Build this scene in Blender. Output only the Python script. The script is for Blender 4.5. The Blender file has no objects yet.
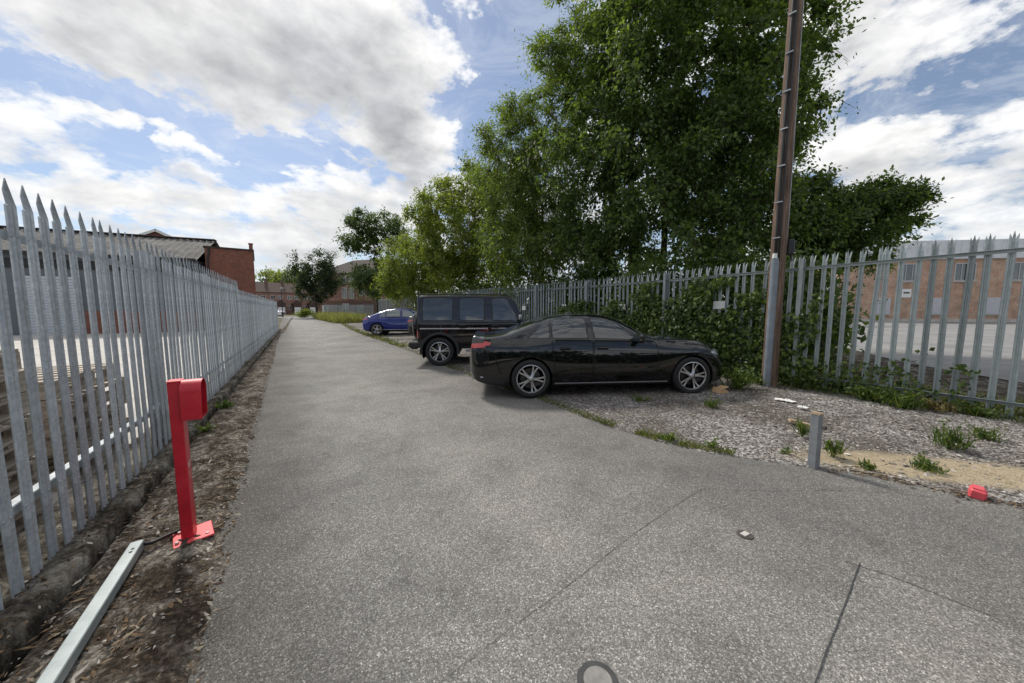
DO_TREES = True
import bpy, math, random
import numpy as np
from mathutils import Vector, Matrix, noise as mnoise
random.seed(7); rng = np.random.default_rng(7)
R = math.radians
scene = bpy.context.scene
COL = scene.collection

# ---------------------------------------------------------------- camera model, used to turn measured picture points into places
FPX, EYE, HOR = 345.0, 1.55, 309.0
PITCH = math.atan((341.5-HOR)/FPX)
def ray(px, py):
    x = (px-512)/FPX; u = -(py-341.5)/FPX
    return (x, math.cos(PITCH)+u*math.sin(PITCH), -math.sin(PITCH)+u*math.cos(PITCH))
def G(px, py, z=0.0):
    r = ray(px, py); t = (z-EYE)/r[2]
    return Vector((r[0]*t, r[1]*t, z))
def At(px, py, Y):
    r = ray(px, py); t = Y/r[1]
    return Vector((r[0]*t, Y, EYE+r[2]*t))

# ---------------------------------------------------------------- object helpers
def link(o, parent=None):
    COL.objects.link(o)
    if parent is not None: o.parent = parent
    return o
def tag(o, label=None, cat=None, group=None, kind=None):
    if label: o['label'] = label
    if cat: o['category'] = cat
    if group: o['group'] = group
    if kind: o['kind'] = kind
    return o
def empty(name, loc, rz=0.0, label=None, cat=None, group=None):
    o = bpy.data.objects.new(name, None); o.empty_display_size = .2
    o.location = loc; o.rotation_euler = (0, 0, rz)
    link(o); return tag(o, label, cat, group)
def children(o): return list(o.children)
def copy_tree(o, parent=None):
    kids = children(o)
    c = o.copy(); COL.objects.link(c)
    if parent is not None: c.parent = parent
    for ch in kids: copy_tree(ch, c)
    return c
class MB:
    def __init__(s): s.v = []; s.f = []; s.m = []
    def add(s, v, f, mi=0):
        n = len(s.v); s.v += [tuple(p) for p in v]
        s.f += [tuple(i+n for i in q) for q in f]; s.m += [mi]*len(f); return s
    def box(s, c, d, rz=0, ry=0, rx=0, mi=0, taper=1.0, bev=0.0):
        M = Matrix.Translation(c) @ Matrix.Rotation(rz, 4, 'Z') @ Matrix.Rotation(ry, 4, 'Y') @ Matrix.Rotation(rx, 4, 'X')
        x, y, z = d[0]/2, d[1]/2, d[2]/2; t = taper
        if bev <= 0:
            v = [(-x,-y,-z),(x,-y,-z),(x,y,-z),(-x,y,-z),(-x*t,-y*t,z),(x*t,-y*t,z),(x*t,y*t,z),(-x*t,y*t,z)]
            f = [(3,2,1,0),(4,5,6,7),(0,1,5,4),(1,2,6,5),(2,3,7,6),(3,0,4,7)]
        else:
            b = bev; v = []; 
            ring = lambda X, Y, Z, k: [(-X+k,-Y,Z),(X-k,-Y,Z),(X,-Y+k,Z),(X,Y-k,Z),(X-k,Y,Z),(-X+k,Y,Z),(-X,Y-k,Z),(-X,-Y+k,Z)]
            v += ring(x-b, y-b, -z, b*.4) + ring(x, y, -z+b, b) + ring(x*t, y*t, z-b, b) + ring(x*t-b, y*t-b, z, b*.4)
            f = [tuple(range(7,-1,-1)), tuple(range(24,32))]
            for r in range(3):
                for k in range(8): f.append((r*8+k, r*8+(k+1)%8, r*8+8+(k+1)%8, r*8+8+k))
        return s.add([M @ Vector(p) for p in v], f, mi)
    def tube(s, pts, rad, n=8, mi=0, cap=True):
        pts = [Vector(p) for p in pts]; k = len(pts)
        rad = rad if hasattr(rad, '__len__') else [rad]*k
        v = []; f = []; up = None
        for i, p in enumerate(pts):
            t = (pts[min(i+1,k-1)]-pts[max(i-1,0)])
            t = t.normalized() if t.length > 1e-9 else Vector((0,0,1))
            if up is None:
                up = Vector((1,0,0)) if abs(t.x) < .8 else Vector((0,1,0))
            a = t.cross(up)
            if a.length < 1e-6: a = t.orthogonal()
            a.normalize(); b = t.cross(a); up = -b if False else up
            for j in range(n):
                w = 2*math.pi*j/n
                v.append(p + (a*math.cos(w)+b*math.sin(w))*rad[i])
        for i in range(k-1):
            for j in range(n):
                f.append((i*n+j, i*n+(j+1)%n, (i+1)*n+(j+1)%n, (i+1)*n+j))
        if cap: f.append(tuple(range(n-1,-1,-1))); f.append(tuple((k-1)*n+j for j in range(n)))
        return s.add(v, f, mi)
    def lathe(s, prof, n=32, axis='Y', c=(0,0,0), mi=0):   # prof: (radius, along axis)
        v = []; f = []; k = len(prof)
        for r, h in prof:
            for j in range(n):
                w = 2*math.pi*j/n; a, b = r*math.cos(w), r*math.sin(w)
                p = (a, h, b) if axis == 'Y' else (a, b, h)
                v.append((p[0]+c[0], p[1]+c[1], p[2]+c[2]))
        for i in range(k-1):
            for j in range(n): f.append((i*n+j, i*n+(j+1)%n, (i+1)*n+(j+1)%n, (i+1)*n+j))
        return s.add(v, f, mi)
    def prism(s, poly, y0, y1, mi=0):                      # poly in x,z ; extruded along y
        n = len(poly)
        v = [(p[0], y0, p[1]) for p in poly] + [(p[0], y1, p[1]) for p in poly]
        f = [tuple(range(n)), tuple(range(2*n-1, n-1, -1))] + [((i+1)%n, i, n+i, n+(i+1)%n) for i in range(n)]
        return s.add(v, f, mi)
    def build(s, name, mats, parent=None, smooth=False, loc=None, rot=None, auto=None):
        me = bpy.data.meshes.new(name); me.from_pydata(s.v, [], s.f); me.update()
        mats = mats if isinstance(mats, (list, tuple)) else [mats]
        for m in mats: me.materials.append(m)
        if len(mats) > 1: me.polygons.foreach_set('material_index', s.m)
        if smooth: me.polygons.foreach_set('use_smooth', [True]*len(me.polygons))
        if smooth and auto: 
            try: me.set_sharp_from_angle(angle=R(auto))
            except Exception: pass
        o = bpy.data.objects.new(name, me)
        if loc is not None: o.location = loc
        if rot is not None: o.rotation_euler = rot
        return link(o, parent)
def np_mesh(name, V, Q, mats, parent=None, smooth=True, mi=None):
    me = bpy.data.meshes.new(name); V = np.asarray(V, np.float32); Q = np.asarray(Q, np.int32); k = Q.shape[1]
    me.vertices.add(len(V)); me.vertices.foreach_set('co', V.ravel())
    me.loops.add(Q.size); me.loops.foreach_set('vertex_index', Q.ravel())
    me.polygons.add(len(Q)); me.polygons.foreach_set('loop_start', np.arange(0, Q.size, k, dtype=np.int32))
    try: me.polygons.foreach_set('loop_total', np.full(len(Q), k, np.int32))
    except Exception: pass
    mats = mats if isinstance(mats, (list, tuple)) else [mats]
    for m in mats: me.materials.append(m)
    if mi is not None: me.polygons.foreach_set('material_index', np.asarray(mi, np.int32))
    me.polygons.foreach_set('use_smooth', np.full(len(Q), smooth))
    me.update(calc_edges=True); me.validate()
    o = bpy.data.objects.new(name, me); return link(o, parent)
def unit(a): return a/np.maximum(np.linalg.norm(a, axis=-1, keepdims=True), 1e-9)

# ---------------------------------------------------------------- materials
class NT:
    def __init__(s, name):
        s.mat = bpy.data.materials.new(name); s.mat.use_nodes = True
        s.t = s.mat.node_tree; s.b = s.t.nodes['Principled BSDF']; s.out = s.t.nodes['Material Output']
    def n(s, typ, **kw):
        nd = s.t.nodes.new(typ)
        for k, v in kw.items(): setattr(nd, k, v)
        return nd
    def l(s, a, b): s.t.links.new(a, b)
    def pos(s, scale=(1,1,1), obj=False):
        if obj: o = s.n('ShaderNodeTexCoord').outputs['Object']
        else: o = s.n('ShaderNodeNewGeometry').outputs['Position']
        m = s.n('ShaderNodeMapping'); m.inputs['Scale'].default_value = scale; s.l(o, m.inputs['Vector']); return m.outputs[0]
    def noise(s, vec, scale, det=5, rough=.6, dist=0):
        nd = s.n('ShaderNodeTexNoise'); nd.inputs['Scale'].default_value = scale; nd.inputs['Detail'].default_value = det
        nd.inputs['Roughness'].default_value = rough; nd.inputs['Distortion'].default_value = dist
        s.l(vec, nd.inputs['Vector']); return nd.outputs['Fac']
    def vor(s, vec, scale, out='Color', feat='F1'):
        nd = s.n('ShaderNodeTexVoronoi'); nd.feature = feat; nd.inputs['Scale'].default_value = scale
        s.l(vec, nd.inputs['Vector']); return nd.outputs[out]
    def ramp(s, fac, stops):
        nd = s.n('ShaderNodeValToRGB'); e = nd.color_ramp.elements
        while len(e) < len(stops): e.new(.5)
        for i, (p, c) in enumerate(stops):
            e[i].position = p; e[i].color = (c, c, c, 1) if not hasattr(c, '__len__') else tuple(c)+(1,)
        s.l(fac, nd.inputs[0]); return nd.outputs[0]
    def mix(s, fac, a, b, mode='MIX'):
        nd = s.n('ShaderNodeMix'); nd.data_type = 'RGBA'; nd.blend_type = mode
        for sock, val in ((nd.inputs[0], fac), (nd.inputs[6], a), (nd.inputs[7], b)):
            if hasattr(val, 'is_output'): s.l(val, sock)
            elif hasattr(val, '__len__'): sock.default_value = tuple(val)+(1,)
            else: sock.default_value = val
        return nd.outputs[2]
    def math(s, op, a, b=0, clamp=False):
        nd = s.n('ShaderNodeMath'); nd.operation = op; nd.use_clamp = clamp
        for sock, val in ((nd.inputs[0], a), (nd.inputs[1], b)):
            if hasattr(val, 'is_output'): s.l(val, sock)
            else: sock.default_value = val
        return nd.outputs[0]
    def sep(s, col):
        nd = s.n('ShaderNodeSeparateXYZ'); s.l(col, nd.inputs[0]); return nd.outputs
    def bump(s, h, strength=.3, dist=.01):
        nd = s.n('ShaderNodeBump'); nd.inputs['Strength'].default_value = strength; nd.inputs['Distance'].default_value = dist
        s.l(h, nd.inputs['Height']); s.l(nd.outputs[0], s.b.inputs['Normal']); return nd
    def set(s, col=None, rough=None, metal=None, spec=None, coat=None):
        for nm, val in (('Base Color', col), ('Roughness', rough), ('Metallic', metal), ('Specular IOR Level', spec), ('Coat Weight', coat)):
            if val is None: continue
            k = s.b.inputs[nm]
            if hasattr(val, 'is_output'): s.l(val, k)
            elif hasattr(val, '__len__'): k.default_value = tuple(val)+(1,)
            else: k.default_value = val
        return s.mat
def plain(name, col, rough=.5, metal=0, spec=.5, coat=0, var=.12, scale=9.0, obj=True, bump=0):
    t = NT(name); p = t.pos(obj=obj); f = t.noise(p, scale, 6, .65)
    a = tuple(c*(1-var) for c in col); b = tuple(min(1, c*(1+var)) for c in col)
    c = t.ramp(f, [(.3, a), (.7, b)])
    if bump: t.bump(t.noise(p, scale*6, 4), bump, .004)
    t.set(c, rough, metal, spec, coat); return t.mat

M = {}
def asphalt():
    t = NT('asphalt'); p = t.pos()
    v = t.sep(t.vor(p, 185))[0]; v2 = t.sep(t.vor(p, 95))[1]
    chip = t.ramp(v, [(0, .065), (.5, .118), (.82, .168), (.95, .245), (1, .37)])
    chip2 = t.ramp(v2, [(0, .82), (.7, 1.0), (1, 1.2)])
    c = t.mix(1, chip, chip2, 'MULTIPLY')
    big = t.noise(p, .55, 6, .62, .4); c = t.mix(1, c, t.ramp(big, [(.28, (.66,.67,.69)), (.5, (1.0,1.0,.99)), (.72, (1.3,1.28,1.23))]), 'MULTIPLY')
    st = t.noise(p, 2.6, 7, .7); c = t.mix(1, c, t.ramp(st, [(.3, (.80,.79,.78)), (.5, (1,1,1)), (.75, (1.12,1.11,1.08))]), 'MULTIPLY')
    # lighter along the middle of the lane, darker towards the edges, darkest by the verge: distance from the left road edge
    s = t.sep(p); d = t.math('ADD', s[0], t.math('MULTIPLY', s[1], .65)); d = t.math('ADD', d, .5)
    wob = t.math('MULTIPLY', t.math('SUBTRACT', t.noise(p, 1.3, 4), .5), .9); d = t.math('ADD', d, wob)
    edge = t.ramp(t.math('MULTIPLY', d, .2, True), [(0, (.55,.53,.50)), (.08, (.70,.69,.68)), (.20, (1.04,1.04,1.04)), (.42, (1.16,1.15,1.13)), (.8, (1.04,1.02,.99)), (1, (.86,.85,.84))])
    c = t.mix(1, c, edge, 'MULTIPLY')
    c = t.mix(1, c, (1.42,1.40,1.37), 'MULTIPLY')
    c = t.mix(1, c, (1.08,1.065,1.035), 'MULTIPLY'); t.bump(v, .55, .006); return t.set(c, .82, 0, .35)
M['asphalt'] = asphalt()
def dirt():
    t = NT('verge_soil'); p = t.pos()
    a = t.noise(p, 3.2, 8, .7, .6); b = t.noise(p, 17, 7, .75, .8); v = t.sep(t.vor(p, 70))[0]
    c = t.ramp(b, [(.3, (.018,.013,.009)), (.5, (.06,.045,.032)), (.68, (.15,.12,.09)), (.85, (.30,.26,.2))])
    pale = t.ramp(b, [(.34, (.06,.05,.04)), (.5, (.25,.225,.19)), (.68, (.46,.43,.37))])
    c = t.mix(t.ramp(a, [(.46, 0), (.6, .9)]), c, pale)
    c = t.mix(1, c, t.ramp(v, [(0, .55), (.6, 1.0), (1, 1.7)]), 'MULTIPLY')
    g = t.noise(p, 1.7, 6, .7); c = t.mix(t.ramp(g, [(.62, 0), (.74, .55)]), c, (.05,.06,.02))
    t.bump(t.math('ADD', b, t.math('MULTIPLY', v, .5)), .9, .03); return t.set(c, .95, 0, .15)
M['soil'] = dirt()
def gravelmat():
    t = NT('gravel_bed'); p = t.pos()
    v = t.sep(t.vor(p, 46)); v2 = t.sep(t.vor(p, 95))
    c = t.ramp(v[0], [(0, (.08,.068,.06)), (.35, (.19,.165,.145)), (.7, (.39,.35,.31)), (1, (.66,.61,.56))])
    c = t.mix(1, c, t.ramp(v2[1], [(0, .5), (.6, 1), (1, 1.4)]), 'MULTIPLY')
    big = t.noise(p, .9, 6, .65); c = t.mix(t.ramp(big, [(.42, 0), (.60, .8)]), c, t.mix(v[0], (.06,.047,.036), (.15,.125,.1)))
    # pale sandy patch beside the stump
    s = t.sep(p)
    dx = t.math('MULTIPLY', t.math('SUBTRACT', s[0], 4.05), .8); dy = t.math('MULTIPLY', t.math('SUBTRACT', t.math('ADD', s[1], t.math('MULTIPLY', s[0], .28)), 4.34), 2.6)
    r = t.math('SQRT', t.math('ADD', t.math('MULTIPLY', dx, dx), t.math('MULTIPLY', dy, dy)))
    r = t.math('ADD', r, t.math('MULTIPLY', t.math('SUBTRACT', t.noise(p, 3, 6, .7), .5), .7))
    sand = t.ramp(t.noise(p, 22, 7, .75), [(.3, (.26,.2,.125)), (.55, (.46,.38,.26)), (.8, (.58,.5,.37))])
    c = t.mix(1, c, (.93,.965,1.0), 'MULTIPLY'); c = t.mix(t.ramp(r, [(.65, 1), (1.0, 0)]), c, sand)
    t.bump(t.math('ADD', v[0], t.noise(p, 60, 3)), .9, .02); return t.set(c, .9, 0, .2)
M['gravel'] = gravelmat()
def stonemat(name, stops, rough=.85):
    t = NT(name); g = t.n('ShaderNodeNewGeometry'); p = t.pos()
    c = t.mix(1, t.ramp(g.outputs['Random Per Island'], stops), (.95,.975,1.0), 'MULTIPLY')
    c = t.mix(1, c, t.ramp(t.noise(p, 90, 4), [(.3, .75), (.7, 1.2)]), 'MULTIPLY'); return t.set(c, rough, 0, .25)
M['stones'] = stonemat('loose_stones', [(0, (.09,.078,.07)), (.3, (.19,.165,.14)), (.6, (.31,.275,.235)), (.85, (.44,.395,.345)), (1, (.66,.62,.57))])
M['litter'] = stonemat('leaf_litter', [(0, (.03,.02,.012)), (.4, (.09,.055,.03)), (.7, (.2,.13,.07)), (.9, (.34,.28,.2)), (1, (.5,.47,.42))])
def galv():
    t = NT('galvanised_steel'); p = t.pos(obj=True)
    a = t.sep(t.vor(p, 55))[0]; b = t.noise(p, 5, 6, .7)
    c = t.ramp(a, [(0, (.45,.495,.53)), (1, (.60,.64,.67))]); c = t.mix(1, c, t.ramp(b, [(.3, .72), (.6, 1), (.8, 1.15)]), 'MULTIPLY')
    c = t.mix(1, c, t.ramp(t.n('ShaderNodeObjectInfo').outputs['Random'], [(0, .84), (1, 1.16)]), 'MULTIPLY')
    r = t.noise(t.pos(scale=(9,9,.7)), 2.2, 7, .7); c = t.mix(t.ramp(r, [(.64, 0), (.78, .5)]), c, (.24,.19,.14))
    return t.set(c, .5, .3, .5)
M['galv'] = galv()
def galv2():
    t = NT('weathered_green_grey_steel'); p = t.pos(obj=True); a = t.noise(p, 6, 6, .7)
    c = t.ramp(a, [(.3, (.27,.315,.32)), (.7, (.42,.465,.465))]); c = t.mix(1, c, t.ramp(t.n('ShaderNodeObjectInfo').outputs['Random'], [(0, .80), (1, 1.2)]), 'MULTIPLY')
    r = t.noise(t.pos(scale=(9,9,.7)), 2.2, 7, .7); c = t.mix(t.ramp(r, [(.62, 0), (.76, .6)]), c, (.17,.15,.10))
    return t.set(c, .5, .3, .5)
M['galv2'] = galv2()
def redpaint():
    t = NT('red_paint'); p = t.pos(obj=True); f = t.noise(p, 6, 6, .7); g = t.noise(p, 38, 5, .7); k = t.noise(p, 13, 7, .8, .6)
    c = t.ramp(f, [(.3, (.46,.010,.022)), (.55, (.62,.013,.03)), (.75, (.72,.035,.05))])
    c = t.mix(t.ramp(g, [(.60, 0), (.72, .35)]), c, (.30,.03,.03)); c = t.mix(t.ramp(k, [(.67, 0), (.70, .85)]), c, (.62,.36,.32))
    t.bump(g, .08, .002); return t.set(c, t.ramp(f, [(.3, .32), (.7, .55)]), 0, .5, .15)
M['red'] = redpaint()
M['redpale'] = plain('faded_red_paint', (.80,.09,.10), .5, 0, .5, 0, .12, 20)
M['bare'] = plain('bare_metal_scratch', (.6,.42,.38), .55)
M['black'] = plain('matt_black', (.012,.012,.013), .6, var=.2)
M['rubber'] = plain('tyre_rubber', (.018,.018,.019), .78, var=.25, scale=20)
M['gap'] = plain('shadow_gap_rubber', (.003,.003,.003), .9)
M['plastic'] = plain('black_plastic', (.02,.02,.022), .55, var=.2)
def paint(name, col, coat=1.0, rough=.22):
    t = NT(name); p = t.pos(obj=True); f = t.noise(p, 3, 4)
    t.set(t.ramp(f, [(.3, tuple(c*.85 for c in col)), (.7, tuple(c*1.15 for c in col))]), rough, .0, .08, coat)
    t.b.inputs['Coat Roughness'].default_value = .02; t.b.inputs['Coat IOR'].default_value = 1.62
    w = t.noise(p, 2.2, 2, .4); bp = t.n('ShaderNodeBump'); bp.inputs['Strength'].default_value = .02; bp.inputs['Distance'].default_value = .02
    t.l(w, bp.inputs['Height']); t.l(bp.outputs[0], t.b.inputs['Coat Normal']); return t.mat
M['paint_black'] = paint('black_car_paint', (.002,.0024,.0034))
M['paint_suv'] = paint('black_plum_car_paint', (.006,.0036,.0055))
M['paint_blue'] = paint('blue_car_paint', (.008,.020,.19))
M['paint_dark'] = paint('dark_grey_car_paint', (.01,.011,.013))
M['paint_white'] = paint('white_car_paint', (.72,.73,.74), 1, .3)
def glassmat(name, col, rough=.012):
    t = NT(name); p = t.pos(obj=True); f = t.noise(p, 1.6, 2)
    t.set(t.ramp(f, [(.3, col), (.7, tuple(c*1.3 for c in col))]), rough, 0, .3, 1.0)
    t.b.inputs['Coat Roughness'].default_value = .008; t.b.inputs['Coat IOR'].default_value = 1.8; return t.mat
M['glass'] = glassmat('car_glass', (.010,.014,.018))
M['glass_pale'] = glassmat('sky_pale_car_glass', (.12,.15,.155))  # opaque pale colour; sky seen in and through the panes is put into it
M['alloy'] = plain('machined_alloy', (.62,.62,.64), .3, .9, var=.06)
M['darkalloy'] = plain('dark_alloy', (.03,.03,.032), .4, .5)
M['chrome'] = plain('satin_metal', (.5,.5,.52), .25, .9, var=.05)
M['taillamp'] = plain('red_lamp_lens', (.55,.012,.02), .12, 0, .6, 1.0, .1)
M['headlamp'] = plain('clear_lamp_lens', (.45,.47,.5), .08, .3, .6, 1.0, .25, 30)
M['white'] = plain('white_painted_sheet', (.78,.78,.76), .5, var=.06)
M['cable'] = plain('black_cable_sheath', (.02,.021,.022), .55)
def wood(name, cols, sc):
    t = NT(name); p = t.pos(scale=sc, obj=True)
    f = t.noise(p, 6, 8, .7, .5); h = t.noise(t.pos(obj=True), 1.8, 5)
    c = t.ramp(f, [(.3, cols[0]), (.5, cols[1]), (.72, cols[2])]); c = t.mix(1, c, t.ramp(h, [(.3, .7), (.7, 1.2)]), 'MULTIPLY')
    t.bump(f, .5, .01); return t.set(c, .8, 0, .2)
M['pole'] = wood('creosoted_timber', [(.06,.038,.028), (.165,.11,.082), (.30,.22,.175)], (6,6,.35))
M['pallet'] = wood('weathered_timber', [(.26,.215,.17), (.48,.42,.35), (.66,.6,.52)], (.6,5,5))
def leafmat(name, c0, c1, c2, trans=.35, rough=.5):
    t = NT(name); g = t.n('ShaderNodeNewGeometry'); p = t.pos()
    c = t.ramp(g.outputs['Random Per Island'], [(0, c0), (.5, c1), (1, c2)])
    c = t.mix(1, c, t.ramp(t.noise(p, .8, 4, .6), [(.3, (.72,.78,.8)), (.7, (1.25,1.2,1.05))]), 'MULTIPLY')
    t.set(c, rough, 0, .35)
    tr = t.n('ShaderNodeBsdfTranslucent'); t.l(t.mix(1, c, (1.5,1.6,.6), 'MULTIPLY'), tr.inputs[0])
    ms = t.n('ShaderNodeMixShader'); ms.inputs[0].default_value = trans
    t.l(t.b.outputs[0], ms.inputs[1]); t.l(tr.outputs[0], ms.inputs[2]); t.l(ms.outputs[0], t.out.inputs[0]); return t.mat
M['leaf_dark'] = leafmat('sycamore_leaf', (.054,.086,.031), (.098,.148,.048), (.17,.228,.078), .52)
M['leaf_ash'] = leafmat('ash_leaf', (.08,.118,.03), (.14,.192,.05), (.215,.265,.078), .52)
M['leaf_light'] = leafmat('maple_leaf', (.095,.13,.026), (.175,.22,.048), (.29,.32,.085), .5)
M['leaf_far'] = leafmat('far_leaf', (.045,.075,.03), (.075,.115,.045), (.12,.165,.06), .42)
M['leaf_purple'] = leafmat('dark_far_leaf', (.026,.043,.02), (.042,.066,.03), (.065,.092,.04), .4)
M['leaf_ivy'] = leafmat('ivy_leaf', (.035,.062,.018), (.072,.115,.03), (.16,.21,.05), .25, .4)
M['grass'] = leafmat('grass_blade', (.05,.085,.02), (.11,.14,.035), (.27,.25,.09), .3)
M['weed'] = leafmat('weed_leaf', (.045,.085,.018), (.09,.14,.03), (.19,.22,.055), .35)
M['straw'] = leafmat('straw_grass', (.13,.155,.05), (.23,.23,.09), (.38,.35,.18), .3)
M['dryweed'] = leafmat('dry_weed_stalk', (.14,.11,.05), (.22,.18,.08), (.33,.28,.14), .25)
M['bark'] = wood('tree_bark', [(.022,.018,.013), (.055,.045,.034), (.11,.09,.07)], (5,5,1))
def brick(name, c1, c2, mortar, scale=1.0, stain=.35):
    t = NT(name); o = t.n('ShaderNodeTexCoord').outputs['Object']; s = t.sep(o)
    cb = t.n('ShaderNodeCombineXYZ'); t.l(t.math('ADD', s[0], s[1]), cb.inputs[0]); t.l(s[2], cb.inputs[1])
    b = t.n('ShaderNodeTexBrick'); t.l(cb.outputs[0], b.inputs['Vector'])
    b.inputs['Color1'].default_value = tuple(c1)+(1,); b.inputs['Color2'].default_value = tuple(c2)+(1,); b.inputs['Mortar'].default_value = tuple(mortar)+(1,)
    b.inputs['Scale'].default_value = scale; b.inputs['Mortar Size'].default_value = .011; b.inputs['Brick Width'].default_value = .225; b.inputs['Row Height'].default_value = .075; b.inputs['Bias'].default_value = -.1
    f = t.noise(o, 1.1, 7, .7); c = t.mix(1, b.outputs[0], t.ramp(f, [(.3, 1-stain), (.55, 1.0), (.8, 1+stain)]), 'MULTIPLY')
    f2 = t.noise(o, 7, 6, .7); c = t.mix(1, c, t.ramp(f2, [(.3, .75), (.7, 1.2)]), 'MULTIPLY')
    t.bump(b.outputs['Fac'], -.4, .008); return t.set(c, .88, 0, .2)
M['brick_red'] = brick('red_brick', (.27,.075,.045), (.17,.05,.032), (.22,.17,.14), 1.0, .2)
M['brick_pink'] = brick('pink_brick', (.36,.17,.12), (.29,.125,.09), (.36,.3,.26))
M['brick_old'] = brick('patched_old_brick', (.56,.24,.15), (.50,.38,.26), (.5,.45,.38), 1.0, .35)
M['brick_brown'] = brick('brown_brick', (.2,.10,.07), (.14,.075,.055), (.22,.19,.17))
M['tile'] = plain('brown_roof_tile', (.085,.05,.038), .8, var=.3, scale=3)
M['slate'] = plain('grey_brown_roof', (.06,.047,.04), .85, 0, .15, var=.25, scale=2)
def sheetroof():
    t = NT('cement_sheet_roof'); p = t.pos(obj=True); f = t.noise(p, 1.3, 8, .75); g = t.noise(p, 7, 6, .7)
    c = t.ramp(f, [(.3, (.115,.105,.095)), (.5, (.2,.19,.175)), (.72, (.3,.29,.265))]); c = t.mix(1, c, t.ramp(g, [(.3, .7), (.7, 1.2)]), 'MULTIPLY'); return t.set(c, .9, 0, .2)
M['sheetroof'] = sheetroof()
M['cladding'] = plain('grey_cladding', (.125,.145,.16), .55, .1, var=.1, scale=2)
M['shutter'] = plain('pale_shutter', (.52,.56,.60), .5, .1, var=.06, scale=2)
M['whitewall'] = plain('white_render', (.82,.82,.80), .7, var=.06, scale=2)
M['greyroof'] = plain('pale_grey_fascia_sheet', (.64,.66,.68), .6, var=.12, scale=2)
M['board'] = plain('pale_window_board', (.52,.52,.55), .6, var=.07, scale=3)
M['window'] = glassmat('window_glass', (.03,.035,.04), .03)
M['frame'] = plain('white_frame', (.75,.75,.73), .5, var=.04)
M['concrete_light'] = plain('bare_concrete', (.50,.475,.43), .85, var=.22, scale=1.2, obj=False, bump=.3)
def kerbmat():
    t = NT('kerb_concrete'); p = t.pos(); a = t.noise(p, 2.4, 8, .75, .5); b = t.noise(p, 20, 7, .75); v = t.sep(t.vor(p, 55))[0]
    c = t.ramp(a, [(.36, (.03,.024,.017)), (.48, (.12,.105,.085)), (.60, (.34,.315,.27))]); c = t.mix(1, c, t.ramp(b, [(.3, .5), (.7, 1.3)]), 'MULTIPLY')
    c = t.mix(1, c, t.ramp(v, [(0, .7), (1, 1.35)]), 'MULTIPLY'); t.bump(t.math('ADD', b, t.math('MULTIPLY', v, .6)), 1.0, .04); return t.set(c, .92, 0, .15)
M['kerb'] = kerbmat()
M['yard'] = plain('worn_yard_tarmac', (.24,.235,.225), .85, var=.28, scale=.5, obj=False, bump=.2)
def groundmat():
    t = NT('rough_ground'); p = t.pos(); a = t.noise(p, .25, 8, .7); b = t.noise(p, 8, 6, .7)
    c = t.ramp(a, [(.35, (.075,.085,.035)), (.5, (.13,.12,.07)), (.65, (.2,.185,.15))]); c = t.mix(1, c, t.ramp(b, [(.3, .6), (.7, 1.3)]), 'MULTIPLY'); return t.set(c, .95, 0, .15)
M['ground'] = groundmat()
M['seam'] = plain('tar_seam', (.05,.05,.05), .55, var=.3, scale=12, obj=False)
M['iron'] = plain('rusty_cast_iron', (.10,.085,.075), .7, .4, var=.4, scale=30)
M['paledisc'] = plain('pale_cement_cap', (.23,.22,.205), .8, var=.25, scale=30)
def greysteel():
    t = NT('grey_painted_steel'); p = t.pos(obj=True); f = t.noise(p, 9, 6, .7); r = t.noise(t.pos(scale=(14,14,2.5), obj=True), 2.6, 7, .75)
    c = t.ramp(f, [(.3, (.20,.215,.23)), (.7, (.30,.315,.33))]); c = t.mix(t.ramp(r, [(.58, 0), (.72, .8)]), c, (.16,.085,.045)); return t.set(c, .55, .25, .4)
M['steel'] = greysteel()
M['guard'] = plain('dull_steel_guard', (.24,.27,.31), .5, .25, var=.2, scale=5)
M['rust'] = plain('rusty_cream_cap', (.42,.31,.2), .8, var=.4, scale=40)
M['card'] = plain('brown_cardboard', (.55,.36,.2), .85, var=.1)
M['pinkplastic'] = plain('pink_red_plastic', (.75,.10,.12), .5, var=.1)
M['paper'] = plain('white_litter', (.75,.74,.7), .7, var=.1)
M['trim'] = plain('dull_sill_strip', (.20,.20,.21), .35, .7, var=.1)
M['disc'] = plain('dark_brake_disc', (.07,.07,.072), .45, .6, var=.2)
# ================================================================ THE SETTING
def fx(Y): return -1.545-.615*Y            # left fence line
def rx(Y): return 9.3-.62*Y                # right fence line
def sheet(name, poly, z, mat, kind='structure'):
    mb = MB(); mb.add([(p[0], p[1], z) for p in poly], [tuple(range(len(poly)))])
    o = mb.build(name, mat); return tag(o, kind=kind)
def fbm(x, y, z=0, o=4): return mnoise.fractal(Vector((x, y, z)), .8, 2.0, o)
sheet('ground', [(-900,-300),(900,-300),(900,1500),(-900,1500)], -.06, M['ground'])
# lane: a quad strip from well behind the camera to the cross street, widening into the forecourt at the right
E_ = [(10.5,-.4),(9.0,.5),(6.6,1.45),(5.2,2.0),(4.5,2.36),(3.9,2.68),(3.55,2.98),(3.33,3.15),(2.95,3.24),(2.54,3.42),(1.9,3.76),(1.57,4.1),(1.19,4.55),(.55,5.62),(-.2,6.7),(-.94,7.79),(-2.2,9.9),(-3.54,12.2),(-6.4,16.7),(-9.47,21.4),(-13.5,28.2),(-18.7,37.5),(-25,48.9),(-35.5,64)]
F_ = [(14.5,-3.2),(10.6,-1.8),(8.95,.75),(8.1,1.9),(7.6,2.7),(7.1,3.5),(6.75,4.1),(6.4,4.6),(5.9,5.5),(5.45,6.2),(4.8,7.25),(4.3,8.05),(3.8,8.85),(2.95,10.3),(2.1,11.6),(1.3,12.9),(-.3,15.3),(-2.0,18),(-4.8,22.4),(-8,27.2),(-12.6,33.6),(-17.4,41.5),(-22.8,51),(-31.5,66)]
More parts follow.
